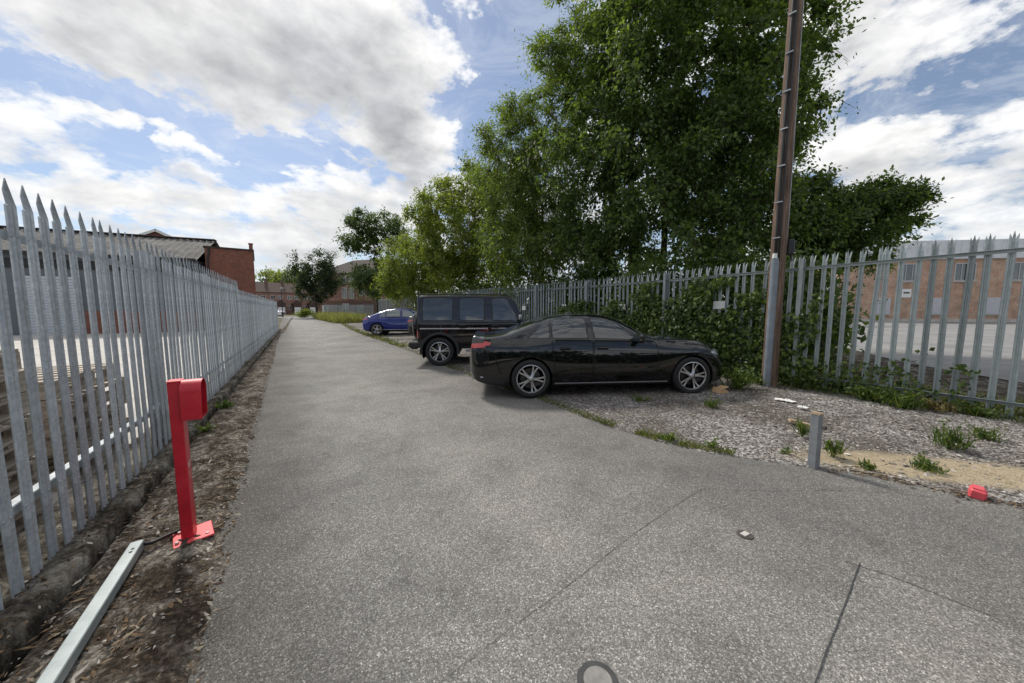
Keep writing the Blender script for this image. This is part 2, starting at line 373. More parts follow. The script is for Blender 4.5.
def smooth_pts(P, k):
    out = []
    for i in range(len(P)-1):
        p0 = P[max(i-1,0)]; p1 = P[i]; p2 = P[i+1]; p3 = P[min(i+2,len(P)-1)]
        for j in range(k):
            t = j/k
            out.append(tuple(.5*((2*b)+(c-a)*t+(2*a-5*b+4*c-d)*t*t+(3*b-a-3*c+d)*t**3) for a, b, c, d in zip(p0, p1, p2, p3)))
    out.append(P[-1]); return out
road = MB(); Es = smooth_pts(E_, 6)
Lp = [(-.5-.65*y-.25, y) for y in np.linspace(-8, 64, len(Es))]
Rp = [(e[0]+.35, e[1]+.3) for e in Es]; Rp[0] = (16, -8)
poly = Lp[::-1]+Rp
road.add([(p[0], p[1], 0) for p in poly], [tuple(range(len(poly)))]); tag(road.build('road', M['asphalt']), kind='structure')
def dirn(a, l): return Vector((math.cos(R(a))*l, math.sin(R(a))*l, 0))
# cross street at the far end, its kerb and footpath
u = Vector((1, .45, 0)).normalized(); nrm = Vector((-u.y, u.x, 0))
c0 = Vector((-37, 63.5, .004))
def strip(name, a, b, z, mat):
    P = [c0+u*-90+nrm*a, c0+u*60+nrm*a, c0+u*60+nrm*b, c0+u*-90+nrm*b]
    return sheet(name, P, z, mat)
strip('cross_street', -3.0, 5.5, .006, M['yard'])
mb = MB(); mb.box(c0+u*-15+nrm*6.9+Vector((0,0,.055)), (150, 2.6, .13), math.atan2(u.y, u.x)); tag(mb.build('footpath', M['concrete_light']), kind='structure')
# left verge: bare soil and crumbled concrete between the plinth and the lane
def kx(Y): return fx(Y)+.22-.0015*Y
def verge():
    ys = np.concatenate([np.linspace(-1.5, 6, 230), np.linspace(6.08, 22, 190)[1:], np.linspace(22.5, 62, 60)]); nx = 26
    V = []; 
    for y in ys:
        a = kx(y)+.01; b = -.5-.65*y + .10*fbm(y*2.3, 3.1) + .05*fbm(y*9, 7.7) - .02
        b = max(b, a+.12) if y < 22 else a+.2+.35*abs(fbm(y*.7,1))
        for i in range(nx):
            t = i/(nx-1); x = a+(b-a)*t
            h = .005 + (.028+.02*fbm(x*1.7, y*1.7, 2) + .022*fbm(x*7, y*7) + .010*fbm(x*26, y*26, 5)) * min(1, (1-t)*4)
            if i == 0: h -= .03
            if i == nx-1: h = -.004
            V.append((x, y, max(h, -.004)))
    n = len(ys); Q = [(j*nx+i, j*nx+i+1, (j+1)*nx+i+1, (j+1)*nx+i) for j in range(n-1) for i in range(nx-1)]
    return tag(np_mesh('verge', V, Q, M['soil']), kind='structure')
verge()
def plinth():   # broken concrete strip the left fence is set in, standing a step above the verge
    ys = np.concatenate([np.linspace(-1.5, 6, 230), np.linspace(6.08, 26, 220)[1:]]); nx = 16; V = []
    for y in ys:
        e = kx(y)-.03+.03*fbm(y*1.9, 11)+.022*fbm(y*8, 4); inner = fx(y)-.35
        top = .105+.02*fbm(y*.8, 2)
        for i in range(nx):
            if i == 0: V.append((e+.012, y, -.03)); continue
            if i == 1: V.append((e+.004+.012*fbm(y*14,1), y, top*.45)); continue
            t = (i-2)/(nx-3); x = e-.01+(inner-e)*t
            V.append((x, y, top-(.006 if i == 2 else 0)+.016*fbm(x*6, y*6)+.013*fbm(x*22, y*22)))
    n = len(ys); Q = [(j*nx+i, (j+1)*nx+i, (j+1)*nx+i+1, j*nx+i+1) for j in range(n-1) for i in range(nx-1)]
    return tag(np_mesh('kerb', V, Q, M['kerb']), kind='structure')
plinth()
sheet('storage_yard', [(fx(-6)-.3,-6),(fx(30)-.3,30),(-60,30),(-60,-6)], .075, M['concrete_light'])
# gravel parking strip rising to the right fence
Fs = smooth_pts(F_, 6)
def gravel_z(x, y, t): return .010+.10*min(1, t*1.15)**1.3+(.012*fbm(x*2.2, y*2.2)+.006*fbm(x*11, y*11))*min(1, t*6)
def gravel():
    nx = 60; V = []
    for j, (e, ff) in enumerate(zip(Es, Fs)):
        for i in range(nx):
            t = (i/(nx-1)); t2 = t**1.25*1.1
            jit = (.05*fbm(e[0]*3.1, e[1]*3.1)+.03*fbm(e[0]*11, e[1]*11)) * max(0, 1-t*8)
            x = e[0]+(ff[0]-e[0])*(t2+jit*.35); y = e[1]+(ff[1]-e[1])*(t2+jit*.35)
            V.append((x, y, gravel_z(x, y, t2) if i else -.01))
    n = len(Es); Q = [(j*nx+i, (j+1)*nx+i, (j+1)*nx+i+1, j*nx+i+1) for j in range(n-1) for i in range(nx-1)]
    Q = [q[::-1] for q in Q]
    return tag(np_mesh('gravel', V, Q, M['gravel']), kind='structure')
gravel()
def yard_r():
    sheet('woodland_floor', [(rx(y)+.3, y) for y in (-4, 10, 13, 35)]+[(-8,45),(26,45),(14,16),(10.5,9),(9.2,3),(12,-4)], .10, M['soil'])
    return sheet('works_yard', [(12,-4),(9.2,3),(10.5,9),(14,16),(26,45),(140,45),(140,-4)], .115, M['yard'])
yard_r()
# scatter of individual chips (nobody could count them)
def chips(name, P, S, mat):
    n = len(P); base = np.array([(1,0,0),(0,1,0),(-1,0,0),(0,-1,0),(0,0,.75),(0,0,-.6)], np.float32)
    T = np.array([(0,1,4),(1,2,4),(2,3,4),(3,0,4),(1,0,5),(2,1,5),(3,2,5),(0,3,5)])
    V = base[None]*(1+.45*rng.uniform(-1,1,(n,6,1))); V = V*S[:,None,:]
    a = rng.uniform(0, 6.28, n); tl = rng.normal(0, .35, n)
    c, s = np.cos(a)[:,None], np.sin(a)[:,None]
    x, y, z = V[...,0], V[...,1], V[...,2]; z2 = z+x*np.sin(tl)[:,None]*.6
    V = np.stack([x*c-y*s, x*s+y*c, z2], -1)+P[:,None,:]
    Q = (T[None]+np.arange(n)[:,None,None]*6).reshape(-1,3)
    return tag(np_mesh(name, V.reshape(-1,3), Q, mat, smooth=False), kind='stuff')
def pick_gravel(n, tmax, pw, j0=0, j1=None):
    j1 = j1 or len(Es)-1; P = []
    for _ in range(n):
        jj = j0+(j1-j0)*random.random(); j = int(jj); w = jj-j; j2 = min(j+1, len(Es)-1)
        t = tmax*random.random()**pw
        e = [Es[j][k]*(1-w)+Es[j2][k]*w for k in (0,1)]; ff = [Fs[j][k]*(1-w)+Fs[j2][k]*w for k in (0,1)]
        x = e[0]+(ff[0]-e[0])*t; y = e[1]+(ff[1]-e[1])*t
        P.append((x, y, gravel_z(x, y, t)+.002))
    return np.array(P)
P = pick_gravel(17000, .95, .9, 24, 84); keep = [i for i, p in enumerate(P) if not ((p[0]-4.05)**2*.6+(p[1]+.28*p[0]-4.34)**2*6 < .55 and random.random() < .93)]
P = P[keep]; S = (.006+.012*rng.random((len(P),1))**2.2)*np.array([[1,.8,.6]])*(1+.3*rng.uniform(-1,1,(len(P),3)))
chips('gravel_stones', P, S, M['stones'])
P = pick_gravel(420, .9, .8, 24, 60); S = (.016+.026*rng.random((len(P),1))**2)*np.array([[1.2,.8,.45]])*(1+.3*rng.uniform(-1,1,(len(P),3)))
chips('large_gravel_stones', P, S, M['stones'])
# strays on the lane and debris on the left verge
def pick_verge(n, y1, lo=0, hi=1):
    P = []
    for _ in range(n):
        y = .6+(y1-.6)*random.random()**1.6; t = lo+(hi-lo)*random.random()
        a = kx(y); b = -.5-.65*y; x = a+(b-a)*t
        P.append((x, y, .006+.028*min(1,(1-t)*4)))
    return np.array(P)
P = pick_verge(2600, 16); S = (.004+.013*rng.random((len(P),1))**3)*np.array([[1,.8,.6]]); chips('verge_stones', P, S, M['stones'])
P = pick_verge(5200, 12, 0, 1.12); S = (.007+.016*rng.random((len(P),1))**2)*np.array([[1.5,.42,.16]]); chips('leaf_litter', P, S, M['litter'])
P = pick_verge(1800, 12, -.32, .0); P[:,2] = .115; S = (.005+.013*rng.random((len(P),1))**2)*np.array([[1.5,.5,.25]]); chips('kerb_litter', P, S, M['litter'])
# tar seams and joints in the asphalt
def seam(pts, w):
    pts = [Vector(p) for p in smooth_pts([tuple(p) for p in pts], 14)]
    v = []; n = len(pts)
    for i, p in enumerate(pts):
        t = (pts[min(i+1,n-1)]-pts[max(i-1,0)]).normalized(); s = Vector((-t.y, t.x, 0)); ww = w*(.6+.7*abs(fbm(p.x*9, p.y*9)))
        j = s*(.003*fbm(p.x*5, p.y*5, 3)); v += [p+j+s*ww+Vector((0,0,.004)), p+j-s*ww+Vector((0,0,.004))]
    mb = MB(); mb.add(v, [(2*i,2*i+1,2*i+3,2*i+2) for i in range(n-1)])
    return tag(mb.build('road_joint', M['seam']), kind='structure')
seam([G(430,690), G(560,592), G(640,530), G(702,489)], .0018)
seam([G(702,489), G(780,491), G(860,491), G(980,502)], .0016)
seam([G(860,564), G(842,612), G(812,690)], .004)
seam([G(846,562), G(900,580), G(1000,620)], .0028)

# ================================================================ PALISADE FENCES
def pale_mesh(name, H, w, splay, mat, single=False):
    # W-section steel pale with three-pointed top, outer tines bent away
    sec = [(-.5,.010),(-.40,.0),(-.20,.0),(-.10,.012),(.10,.012),(.20,0),(.40,0),(.5,.010)]
    th = .003; n = len(sec); mb = MB()
    fr = [(x*w, -y) for x, y in sec]; bk = [(x*w, -y+th) for x, y in sec]
    zt = H-.14; v = []; f = []
    for z in (0, zt):
        v += [(p[0], p[1], z) for p in fr]+[(p[0], p[1], z) for p in bk]
    for i in range(n-1):
        f += [(i, i+1, 2*n+i+1, 2*n+i), (n+i+1, n+i, 3*n+i, 3*n+i+1)]
    f += [(n, 0, 2*n, 3*n), (n-1, 2*n-1, 4*n-1, 3*n-1)]
    mb.add(v, f)
    def tine(i0, i1, dx, dy, h):
        b = [(fr[i0][0], fr[i0][1], zt), (fr[i1][0], fr[i1][1], zt), (bk[i1][0], bk[i1][1], zt), (bk[i0][0], bk[i0][1], zt)]
        cx = (fr[i0][0]+fr[i1][0])/2; cy = (fr[i0][1]+bk[i0][1])/2
        mid = [((p[0]-cx)*.85+cx+dx*.5, p[1]+dy*.45, zt+h*.55) for p in b]
        tip = [((p[0]-cx)*.10+cx+dx, (p[1]-cy)*.5+cy+dy, zt+h) for p in b]
        vv = b+mid+tip; ff = []
        for r in range(2):
            for k in range(4): ff.append((r*4+k, r*4+(k+1)%4, r*4+4+(k+1)%4, r*4+4+k))
        ff.append((8,9,10,11)); mb.add(vv, ff)
    if single:
        k = len(mb.v); mb.add([(fr[0][0],fr[0][1],zt),(fr[7][0],fr[7][1],zt),(fr[7][0]*.55,0,zt+.05),(-.010,-.004,zt+.14),(fr[0][0]*.75,0,zt+.075),(bk[0][0],bk[0][1],zt),(bk[7][0],bk[7][1],zt),(fr[7][0]*.55,.004,zt+.05),(-.010,.001,zt+.14),(fr[0][0]*.75,.004,zt+.075)], [(0,1,2,3,4),(9,8,7,6,5),(1,6,7,2),(2,7,8,3),(3,8,9,4),(4,9,5,0)])
    else: tine(0, 3, -.018*splay, -.035*splay, .115); tine(4, 7, .018*splay, -.035*splay, .115); tine(2, 5, 0, .012*splay, .14)
    for zb_ in (H-.30, .41 if single else .22):
        for xb_ in (-.3*w, .3*w): mb.lathe([(0,-.012),(.006,-.011),(.009,-.006),(.009,.002)], 8, 'Y', (xb_,0,zb_))
    me = bpy.data.meshes.new(name); me.from_pydata(mb.v, [], mb.f); me.update(); me.materials.append(mat); return me
def palisade(label, line, z0f, z1f, pitch, mat, rail_side, near, post_at, rails, cat='fence', pale_w=.068, splay=1.0, group=None, single=False):
    """line: list of (x,y); z0f/z1f(dist) give foot and top height; rail_side +1: rails on the lane side (normal to the right of travel)"""
    pts = [Vector((p[0], p[1], 0)) for p in line]; seg = []; tot = 0
    for a, b in zip(pts, pts[1:]): seg.append((tot, (b-a).length, a, b)); tot += (b-a).length
    def at(s):
        for s0, L, a, b in seg:
            if s <= s0+L+1e-6: return a+(b-a)*((s-s0)/L), (b-a).normalized()
        return pts[-1], (pts[-1]-pts[-2]).normalized()
    root = empty('palisade_fence', at(near)[0]+Vector((0,0,z0f(near))), 0, label, cat, group); off = root.location.copy()
    H0 = z1f(near)-z0f(near); me = pale_mesh('pale', H0, pale_w, splay, mat, single)
    n = int(tot/pitch); S = [pitch*(i+.5) for i in range(n)]
    S2 = sorted(S, key=lambda s: (at(s)[0]-Vector((0,0,0))).length if at(s)[0].y > .25 else 1e3); first = set(S2[:100]); rest = []
    for s in S:
        p, d = at(s); nr = Vector((d.y, -d.x, 0)); ang = math.atan2(d.y, d.x)
        if rail_side < 0: ang += 0
        jx = random.gauss(0, .004); lean = random.gauss(0, .007)+(random.choice((-.03,.03)) if random.random() < .05 else 0)
        # pale front (-y local) faces the lane on the left fence; on the right fence rails are nearer the lane
        loc = p-nr*(.026*rail_side)+Vector((jx, 0, z0f(s)+random.gauss(0,.005)))
        scz = (z1f(s)-z0f(s))/H0
        if s in first:
            o = bpy.data.objects.new('pale', me); link(o, root); o.location = loc-off; o.rotation_euler = (0, lean, ang); o.scale = (1,1,scz)
        else: rest.append((loc, ang, scz))
    if rest:
        base = np.array([v.co[:] for v in me.vertices]); polys = [tuple(p.vertices) for p in me.polygons]; V = []; F = []
        for loc, ang, scz in rest:
            c, s_ = math.cos(ang), math.sin(ang); k = len(V)
            V += [(x*c-y*s_+loc.x-off.x, x*s_+y*c+loc.y-off.y, z*scz+loc.z-off.z) for x, y, z in base]
            F += [tuple(i+k for i in q) for q in polys]
        mb = MB(); mb.add(V, F); tag(mb.build('pale', mat, root), kind='stuff')
    ps = []
    s = post_at
    while s < tot: ps.append(s); s += 2.75
    for s in ps:
        p, d = at(s); nr = Vector((d.y, -d.x, 0)); ang = math.atan2(d.y, d.x); h = z1f(s)-z0f(s)-.03
        mb = MB(); c = p+nr*(.055*rail_side)+Vector((0,0,z0f(s)-.1+h/2))-off
        for k in (-1, 1): mb.box(c+nr*(.045*k), (.06,.007,h+.1), ang)
        mb.box(c, (.006,.084,h+.1), ang); mb.build('post', mat, root)
    # rails run bay to bay, angle section
    for j, (dz_from_top, dz_from_foot) in enumerate(rails):
        ss = [0]+ps+[tot]
        for a, b in zip(ss, ss[1:]):
            if b-a < .1: continue
            cuts = [a]+[s0 for s0, L, _, _ in seg if a < s0 < b]+[b]
            for q, w in zip(cuts, cuts[1:]):
                zz = lambda s: (z1f(s)-dz_from_top) if dz_from_top is not None else (z0f(s)+dz_from_foot)
                qa = q+.004; wa = w-.004
                A, d = at((q+w)/2); pa = at(qa)[0]; pb = at(wa)[0]; nr = Vector((d.y, -d.x, 0)); ang = math.atan2(d.y, d.x)
                L = (pb-pa).length; mid = (pa+pb)/2+Vector((0,0,zz((q+w)/2)))-off; ry = -math.atan2(zz(wa)-zz(qa), L) if abs(zz(wa)-zz(qa)) < .05 else 0
                mb = MB(); mb.box(mid+nr*(.006*rail_side), (L,.006,.045), ang, ry); mb.box(mid+nr*(.028*rail_side)+Vector((0,0,.024)), (L,.046,.006), ang, ry)
                mb.build('rail', mat, root)
    return root, at
# left fence: pales on the lane side, so the rails show only between them
Lline = [(fx(.25), .25), (fx(24.3), 24.3)]; k_ = 1/math.sqrt(1+.615**2)
Ly = lambda s: .25+s*k_
left_fence, Lat = palisade('galvanised palisade fence along the left of the lane, behind the red post', Lline,
    lambda s: .10 if Ly(s) < 8.8 else .09, lambda s: 2.24 if Ly(s) < 8.8 else (2.05), .152, M['galv'], -1, 2.4, ((3.75-.25)/k_) % 2.75, [(.30, None), (None, .40)], pale_w=.078, single=True)
Rline = [(rx(-1.5), -1.5), (1.11, 13.2), (-4.5, 22.0), (-13.4, 34.6)]
def Rz1(s): return 2.54+.03*math.sin(s*.35) - (.0 if s < 24 else .03)
right_fence, Rat = palisade('long palisade fence with splayed points, between the parked cars and the trees', Rline,
    lambda s: .10, Rz1, .157, M["galv2"], -1, 7.6, (9.30) % 2.75, [(.26, None), (None, .21)], splay=.85)
# ================================================================ THINGS BESIDE THE LANE
def red_post():
    p = G(190, 541); p.z = .03; ang = math.atan2(.52, .85)          # faces the lane
    r = empty('intercom_post', p, ang, 'bright red steel post with a hooded entry reader, bolted down on the left verge', 'intercom post')
    mb = MB(); mb.box((0,0,.53), (.062,.095,1.06), bev=.005, mi=0); mb.box((.0318,-.01,.50), (.002,.035,.03), mi=1); mb.box((.0318,.012,.515), (.002,.03,.012), mi=1); mb.box((.0318,.0,.43),(.002,.006,.05),mi=1)
    mb.build('post', [M['red'], M['bare']], r)
    mb = MB(); mb.box((.02,0,.010), (.20,.21,.012), R(14), ry=R(-3), bev=.003)
    mb.build('base_plate', M['redpale'], r)
    for x, y in ((-.045,-.075),(.10,-.045),(-.06,.055)): MB().lathe([(0,.012),(.011,.011),(.011,0)], 6, 'Z', (x,y,.014)).build('bolt', M['bare'], r)
    # hood: thin sheet bent over in an arch, open on the lane side, with a reader panel set inside
    prof = [(-.078,-.165),(-.078,.02)]
    for k in range(9):
        w = math.pi-math.pi*k/8; prof.append((.078*math.cos(w), .02+.066*math.sin(w)))
    prof += [(.078,-.165)]
    out = [(y, z+.98) for y, z in prof]; inn = [(y*.955, .98+(z if z < 0 else z*.94)) for y, z in prof]
    v = []; n = len(out); x0, x1 = .032, .135
    for x, pr in ((x0,out),(x1,out),(x0,inn),(x1,inn)):
        v += [(x-(.05*max(0,(.86-z))*2 if x == x1 else 0), y, z) for y, z in pr]
    f = []
    for i in range(n-1): f += [(i,i+1,n+i+1,n+i),(2*n+i+1,2*n+i,3*n+i,3*n+i+1),(n+i,n+i+1,3*n+i+1,3*n+i)]
    f += [(0,n,3*n,2*n),(n-1,2*n+n-1,3*n+n-1,2*n-1)]
    mb = MB(); mb.add(v, f); mb.box((.082,0,.812), (.092,.15,.004)); mb.build('hood', M['red'], r, True, auto=35)
    mb = MB(); mb.box((.042,0,.915), (.018,.13,.17), bev=.004); mb.build('reader_panel', M['plastic'], r)
    mb = MB(); mb.box((0,0,1.063), (.066,.099,.006)); mb.build('cap', M['redpale'], r)
red_post()
a = G(139, 556); b = G(48, 706)
d = (b-a).normalized()
def trunking():
    L = 1.25; r = empty('steel_trunking', a+Vector((0,0,.04)), math.atan2(d.y, d.x), 'length of galvanised steel box trunking lying on the soil, with a cable leaving its end', 'trunking')
    mb = MB(); mb.box((L/2,0,.035), (L,.062,.055), bev=.004); mb.build('channel', M['galv2'], r)
    for x in (.09,.125): MB().lathe([(.0,.0645),(.008,.0645),(.008,.06)], 10, 'Z', (x,.004,0)).build('dark_hole', M['black'], r)  # black discs on the lid: the shade inside two holes, put in as colour
trunking()
e = G(180, 537)
pts = smooth_pts([tuple(a+Vector((-.02*d.x,-.02*d.y,.07))), tuple(G(150,543,.08)), tuple(G(162,538,.075)), tuple(e+Vector((0,0,.05)))], 6)
mb = MB(); mb.tube(pts, .011, 8); tag(mb.build('cable', M['cable'], None, True), 'dark cable looping from the steel trunking to the foot of the red post', 'cable')

# ---- pallets behind the left fence
def pallet():
    r = empty('pallet', (0,0,0), 0, 'weathered grey timber pallet', 'pallet', 'timber pallets stacked behind the left fence')
    for i in range(7): MB().box((-.54+i*.18, 0, .134), (.10,1.0,.02)).build('deck_board', M['pallet'], r)
    for y in (-.45,0,.45): MB().box((0,y,.113), (1.2,.1,.02)).build('stringer', M['pallet'], r)
    for x in (-.53,0,.53):
        for y in (-.45,0,.45): MB().box((x,y,.061), (.14,.1,.082)).build('block', M['pallet'], r)
    for y in (-.45,0,.45): MB().box((0,y,.010), (1.2,.1,.02)).build('base_board', M['pallet'], r)
    return r
first_p = pallet(); fa = math.atan2(1, -.615)
def inside(s_, off):                                    # a point 'off' metres behind the left fence line at depth s_
    return Vector((fx(s_)-off*.852, s_-off*.524, 0))
ordn = ['lowest', 'second', 'third', 'fourth', 'fifth', 'sixth', 'seventh', 'topmost']
used = False
for si, (yy, off, cnt, nm) in enumerate([(2.05, .82, 8, 'tall nearest stack'), (3.42, .86, 6, 'lower stack by the fence post')]):
    c = inside(yy, off)
    for k in range(cnt):
        o = first_p if not used else copy_tree(first_p); used = True
        o.location = c+Vector((random.uniform(-.03,.03), random.uniform(-.03,.03), .077+k*.151)); o.rotation_euler = (0,0,fa+random.uniform(-.035,.035))
        o['label'] = 'weathered timber pallet, %s of the %s behind the left fence' % (ordn[k] if k < cnt-1 else 'topmost', nm)
# loose pale boards and offcuts lying in the yard
mb = MB(); tag(mb.box((0,0,0), (1.1,.12,.03)).build('timber_board', M['pallet'], loc=inside(4.35,.62)+Vector((0,0,.10)), rot=(0,0,fa+.2)), 'loose timber board lying on the yard beyond the pallets', 'timber board')

# ---- grey steel stump on the gravel edge
def stump():
    p = G(813, 467); r = empty('bollard_stump', p, R(18), 'short square grey steel post with a rusty cream top, at the edge of the gravel', 'bollard')
    MB().box((0,0,.25), (.066,.066,.56), rx=R(-1.5), ry=R(1.5)).build('post', M['steel'], r)
    mb = MB(); mb.box((.008,.006,.538), (.074,.074,.022), R(6), ry=R(7)); mb.build('cap', M['rust'], r)
    mb = MB(); mb.lathe([(0,.012),(.02,.01),(.02,-.03)], 12, 'Y', (.05,-.02,.40)); mb.box((.045,.0,.40),(.04,.03,.03)); mb.build('hinge_lug', M['paledisc'], r)
stump()
# ---- covers in the road
def cover(loc, rad, name, label, m1, m2):
    r = empty(name, loc, R(20), label, 'access cover')
    mb = MB(); mb.lathe([(0,.006),(rad*.98,.006),(rad,.004),(rad*1.02,.0)], 28, 'Z'); mb.build('frame', m1, r)
    mb = MB()
    if rad < .07: mb.box((0,0,.009), (rad*1.15,rad*.75,.008), R(8), bev=.002)
    else: mb.lathe([(0,.010),(rad*.68,.009),(rad*.70,.006)], 28, 'Z')
    mb.build('lid', m2, r)
cover(G(745,535), .050, 'stopcock_cover', 'small rusty stopcock cover with a pale block in the asphalt', M['iron'], M['concrete_light'])
cover(G(598,682), .085, 'round_cover', 'round pale cover in a dark ring at the bottom of the lane', M['seam'], M['paledisc'])
# ---- litter
mb = MB(); mb.box((0,0,.0), (.21,.16,.10), R(25), ry=R(20)); mb.box((.02,0,.07), (.2,.15,.006), R(25), ry=R(-12))
tag(mb.build('cardboard_box', M['card'], loc=G(720,393,.06)+Vector((0,0,.03))), 'crumpled brown cardboard box by the front wheel of the black saloon', 'cardboard')
def rag(name, loc, sx, sy, m, label, cat):
    V = []; n = 9
    for i in range(n):
        for j in range(n): V.append((sx*(i/(n-1)-.5)*(1+.2*fbm(j*.6,1)), sy*(j/(n-1)-.5)*(1+.2*fbm(i*.6,2)), .03*abs(fbm(i*.5,j*.5,loc[0]))+.004))
    Q = [(i*n+j,(i+1)*n+j,(i+1)*n+j+1,i*n+j+1) for i in range(n-1) for j in range(n-1)]
    o = np_mesh(name, V, Q, m); o.location = loc; o.rotation_euler = (0,0,random.uniform(0,3)); return tag(o, label, cat)
rag('litter_sheet', G(785,402,.075)+Vector((0,0,.02)), .26, .12, M['paper'], 'white scrap of litter on the gravel in front of the utility pole', 'litter')
rag('litter_sheet', G(803,409,.08)+Vector((0,0,.02)), .12, .1, M['paper'], 'crumpled pale litter scrap just right of the long white scrap', 'litter')
mb = MB(); mb.box((0,0,.035), (.13,.09,.08), R(38), rx=R(6), bev=.012); mb.box((.0,0,.079),(.10,.06,.012),R(38), rx=R(6))
tag(mb.build('plastic_block', M['pinkplastic'], loc=G(977,497,.0)), 'pinkish red plastic block lying at the edge of the lane', 'plastic block')
mb = MB(); mb.box((0,0,.0), (.24,.09,.03), R(-20), ry=R(12)); tag(mb.build('timber_offcut', M['rust'], loc=G(800,425,.05)+Vector((0,0,.03))), 'dark timber offcut lying on the gravel behind the grey stump', 'timber offcut')

# ---- utility pole
def pole():
    p = Vector((4.86, 6.42, .10)); r = empty('utility_pole', p, 0, 'tall brown timber utility pole with a grey cable guard, standing at the right fence', 'utility pole')
    H = 9.2; pts = [(0,0,-.1+i*(H+.1)/14) for i in range(15)]
    mb = MB(); mb.tube(pts, [.128-.038*i/14 for i in range(15)], 20); mb.build('shaft', M['pole'], r, True, auto=50)
    n = Vector((-.62,-.78,0)).normalized(); t = Vector((-n.y,n.x,0))*-1
    gx = n*.15
    mb = MB(); pr = []
    side = Vector((-.82,-.56,0)).normalized(); tan = Vector((-side.y, side.x, 0))
    for z in (-.02, 2.36):
        for k in range(9):
            w = math.pi*k/8; q = side*(.112+.058*math.sin(w))+tan*(.062*math.cos(w)); pr.append((q.x,q.y,z))
    f = [(k,k+1,9+k+1,9+k) for k in range(8)]+[tuple(range(9,18))]
    mb.add(pr, f); mb.build('cable_guard', M['guard'], r, True, auto=40)
    q = side*.142; mb = MB(); mb.lathe([(0,.09),(.035,.085),(.04,.0)], 10, 'Z', (q.x,q.y,2.36)); mb.build('guard_cap', M['white'], r)
    mb = MB(); mb.tube([(side*(.142-.036*z/9)+Vector((0,0,z))) for z in np.linspace(2.3, 9, 12)], .022, 8)
    q2 = side*.15+tan*.06; mb.tube([(side*(.126-.036*z/9)+tan*.05+Vector((0,0,z))) for z in np.linspace(2.3, 9, 12)], .016, 8)
    mb.build('riser_cable', M['cable'], r, True)
    mb = MB(); s2 = Vector((.9,-.42,0)).normalized(); mb.tube([(s2*(.128-.038*z/9)+Vector((0,0,z))) for z in np.linspace(2.6, 9, 12)], .009, 6); mb.build('earth_wire', M['galv'], r, True)
    for k in range(9):
        z = 2.72+k*.62; rr = .132-.038*z/9.2
        mb = MB(); c = side*(rr+.022)+Vector((0,0,z)); mb.box(c, (.045,.11,.018), math.atan2(side.y, side.x)); mb.build('cable_clip', M['galv'], r)
    mb = MB(); s3 = Vector((.97,-.2,0)).normalized(); mb.box(s3*.175+Vector((0,0,2.56)), (.11,.13,.27), math.atan2(s3.y,s3.x), bev=.015); mb.box(s3*.237+Vector((0,0,2.56)), (.02,.07,.18), math.atan2(s3.y,s3.x)); mb.build('junction_box', M['plastic'], r)
    mb = MB(); mb.tube([s3*.2+Vector((0,0,2.43)), s3*.22+Vector((0,0,2.33)), s3*.14+Vector((0,0,2.25)), Vector((0,0,2.27))+side*.16], .014, 7); mb.build('cable_tail', M['cable'], r, True)
pole()
# ---- small white plates fixed to the right fence
def on_fence(px, z):
    rr = (px-512)/FPX*1.0; Y = 9.3/(rr*1.0+.62); return Vector((rx(Y), Y, z)), Y
for k, (px, py, lab) in enumerate([(718,305,'small white plate on the right fence half hidden by ivy above the saloon bonnet'), (623,307,'white plate on the right fence just above the saloon windscreen'), (565,307,'square white plate on the right fence above the saloon roof'), (525,308,'smallest white plate on the right fence beside the off-roader bonnet')]):
    r_ = ray(px, py); Y = 9.3/(r_[0]/r_[1]+.62); p = At(px, py, Y-.05)
    r = empty('fence_sign', Vector((p.x-.05, p.y-.03, p.z))+(Vector((.085,.05,0)) if k == 0 else Vector((0,0,0))), math.atan2(.85,-.53), lab, 'sign', 'white plates on the right fence')
    MB().box((0,0,0), (.25,.004,.17)).build('plate', M['white'], r)
    mb = MB(); mb.box((.0,.0032,.0), (.10,.002,.07)); mb.build('pictogram', M['steel'], r) if k in (1,2) else None
# ================================================================ VEHICLES
def pchip(xs, ys, q):
    xs = np.array(xs, float); ys = np.array(ys, float); h = np.diff(xs); dl = np.diff(ys)/h; m = np.zeros(len(xs))
    for i in range(1, len(xs)-1):
        if dl[i-1]*dl[i] > 0:
            w1 = 2*h[i]+h[i-1]; w2 = h[i]+2*h[i-1]; m[i] = (w1+w2)/(w1/dl[i-1]+w2/dl[i])
    m[0] = dl[0]; m[-1] = dl[-1]
    i = np.clip(np.searchsorted(xs, q)-1, 0, len(xs)-2); t = (q-xs[i])/h[i]
    return ((1+2*t)*(1-t)**2)*ys[i]+t*(1-t)**2*h[i]*m[i]+t*t*(3-2*t)*ys[i+1]+t*t*(t-1)*h[i]*m[i+1]
def quad_d(px, pz, q, r):
    """signed inside distance for a convex quad q (ccw list) with corner radius r"""
    D = []
    for (ax, az), (bx, bz) in zip(q, q[1:]+q[:1]):
        ex, ez = bx-ax, bz-az; L = math.hypot(ex, ez); D.append(((px-ax)*(-ez)+(pz-az)*ex)/L)
    D = np.array(D); base = D.min(0)
    for k in range(len(q)):
        d1, d2 = D[k], D[(k+1)%len(q)]; m = (d1 < r) & (d2 < r) & (base > -.05)
        base = np.where(m, r-np.sqrt(np.maximum(r-d1,0)**2+np.maximum(r-d2,0)**2), base)
    return base
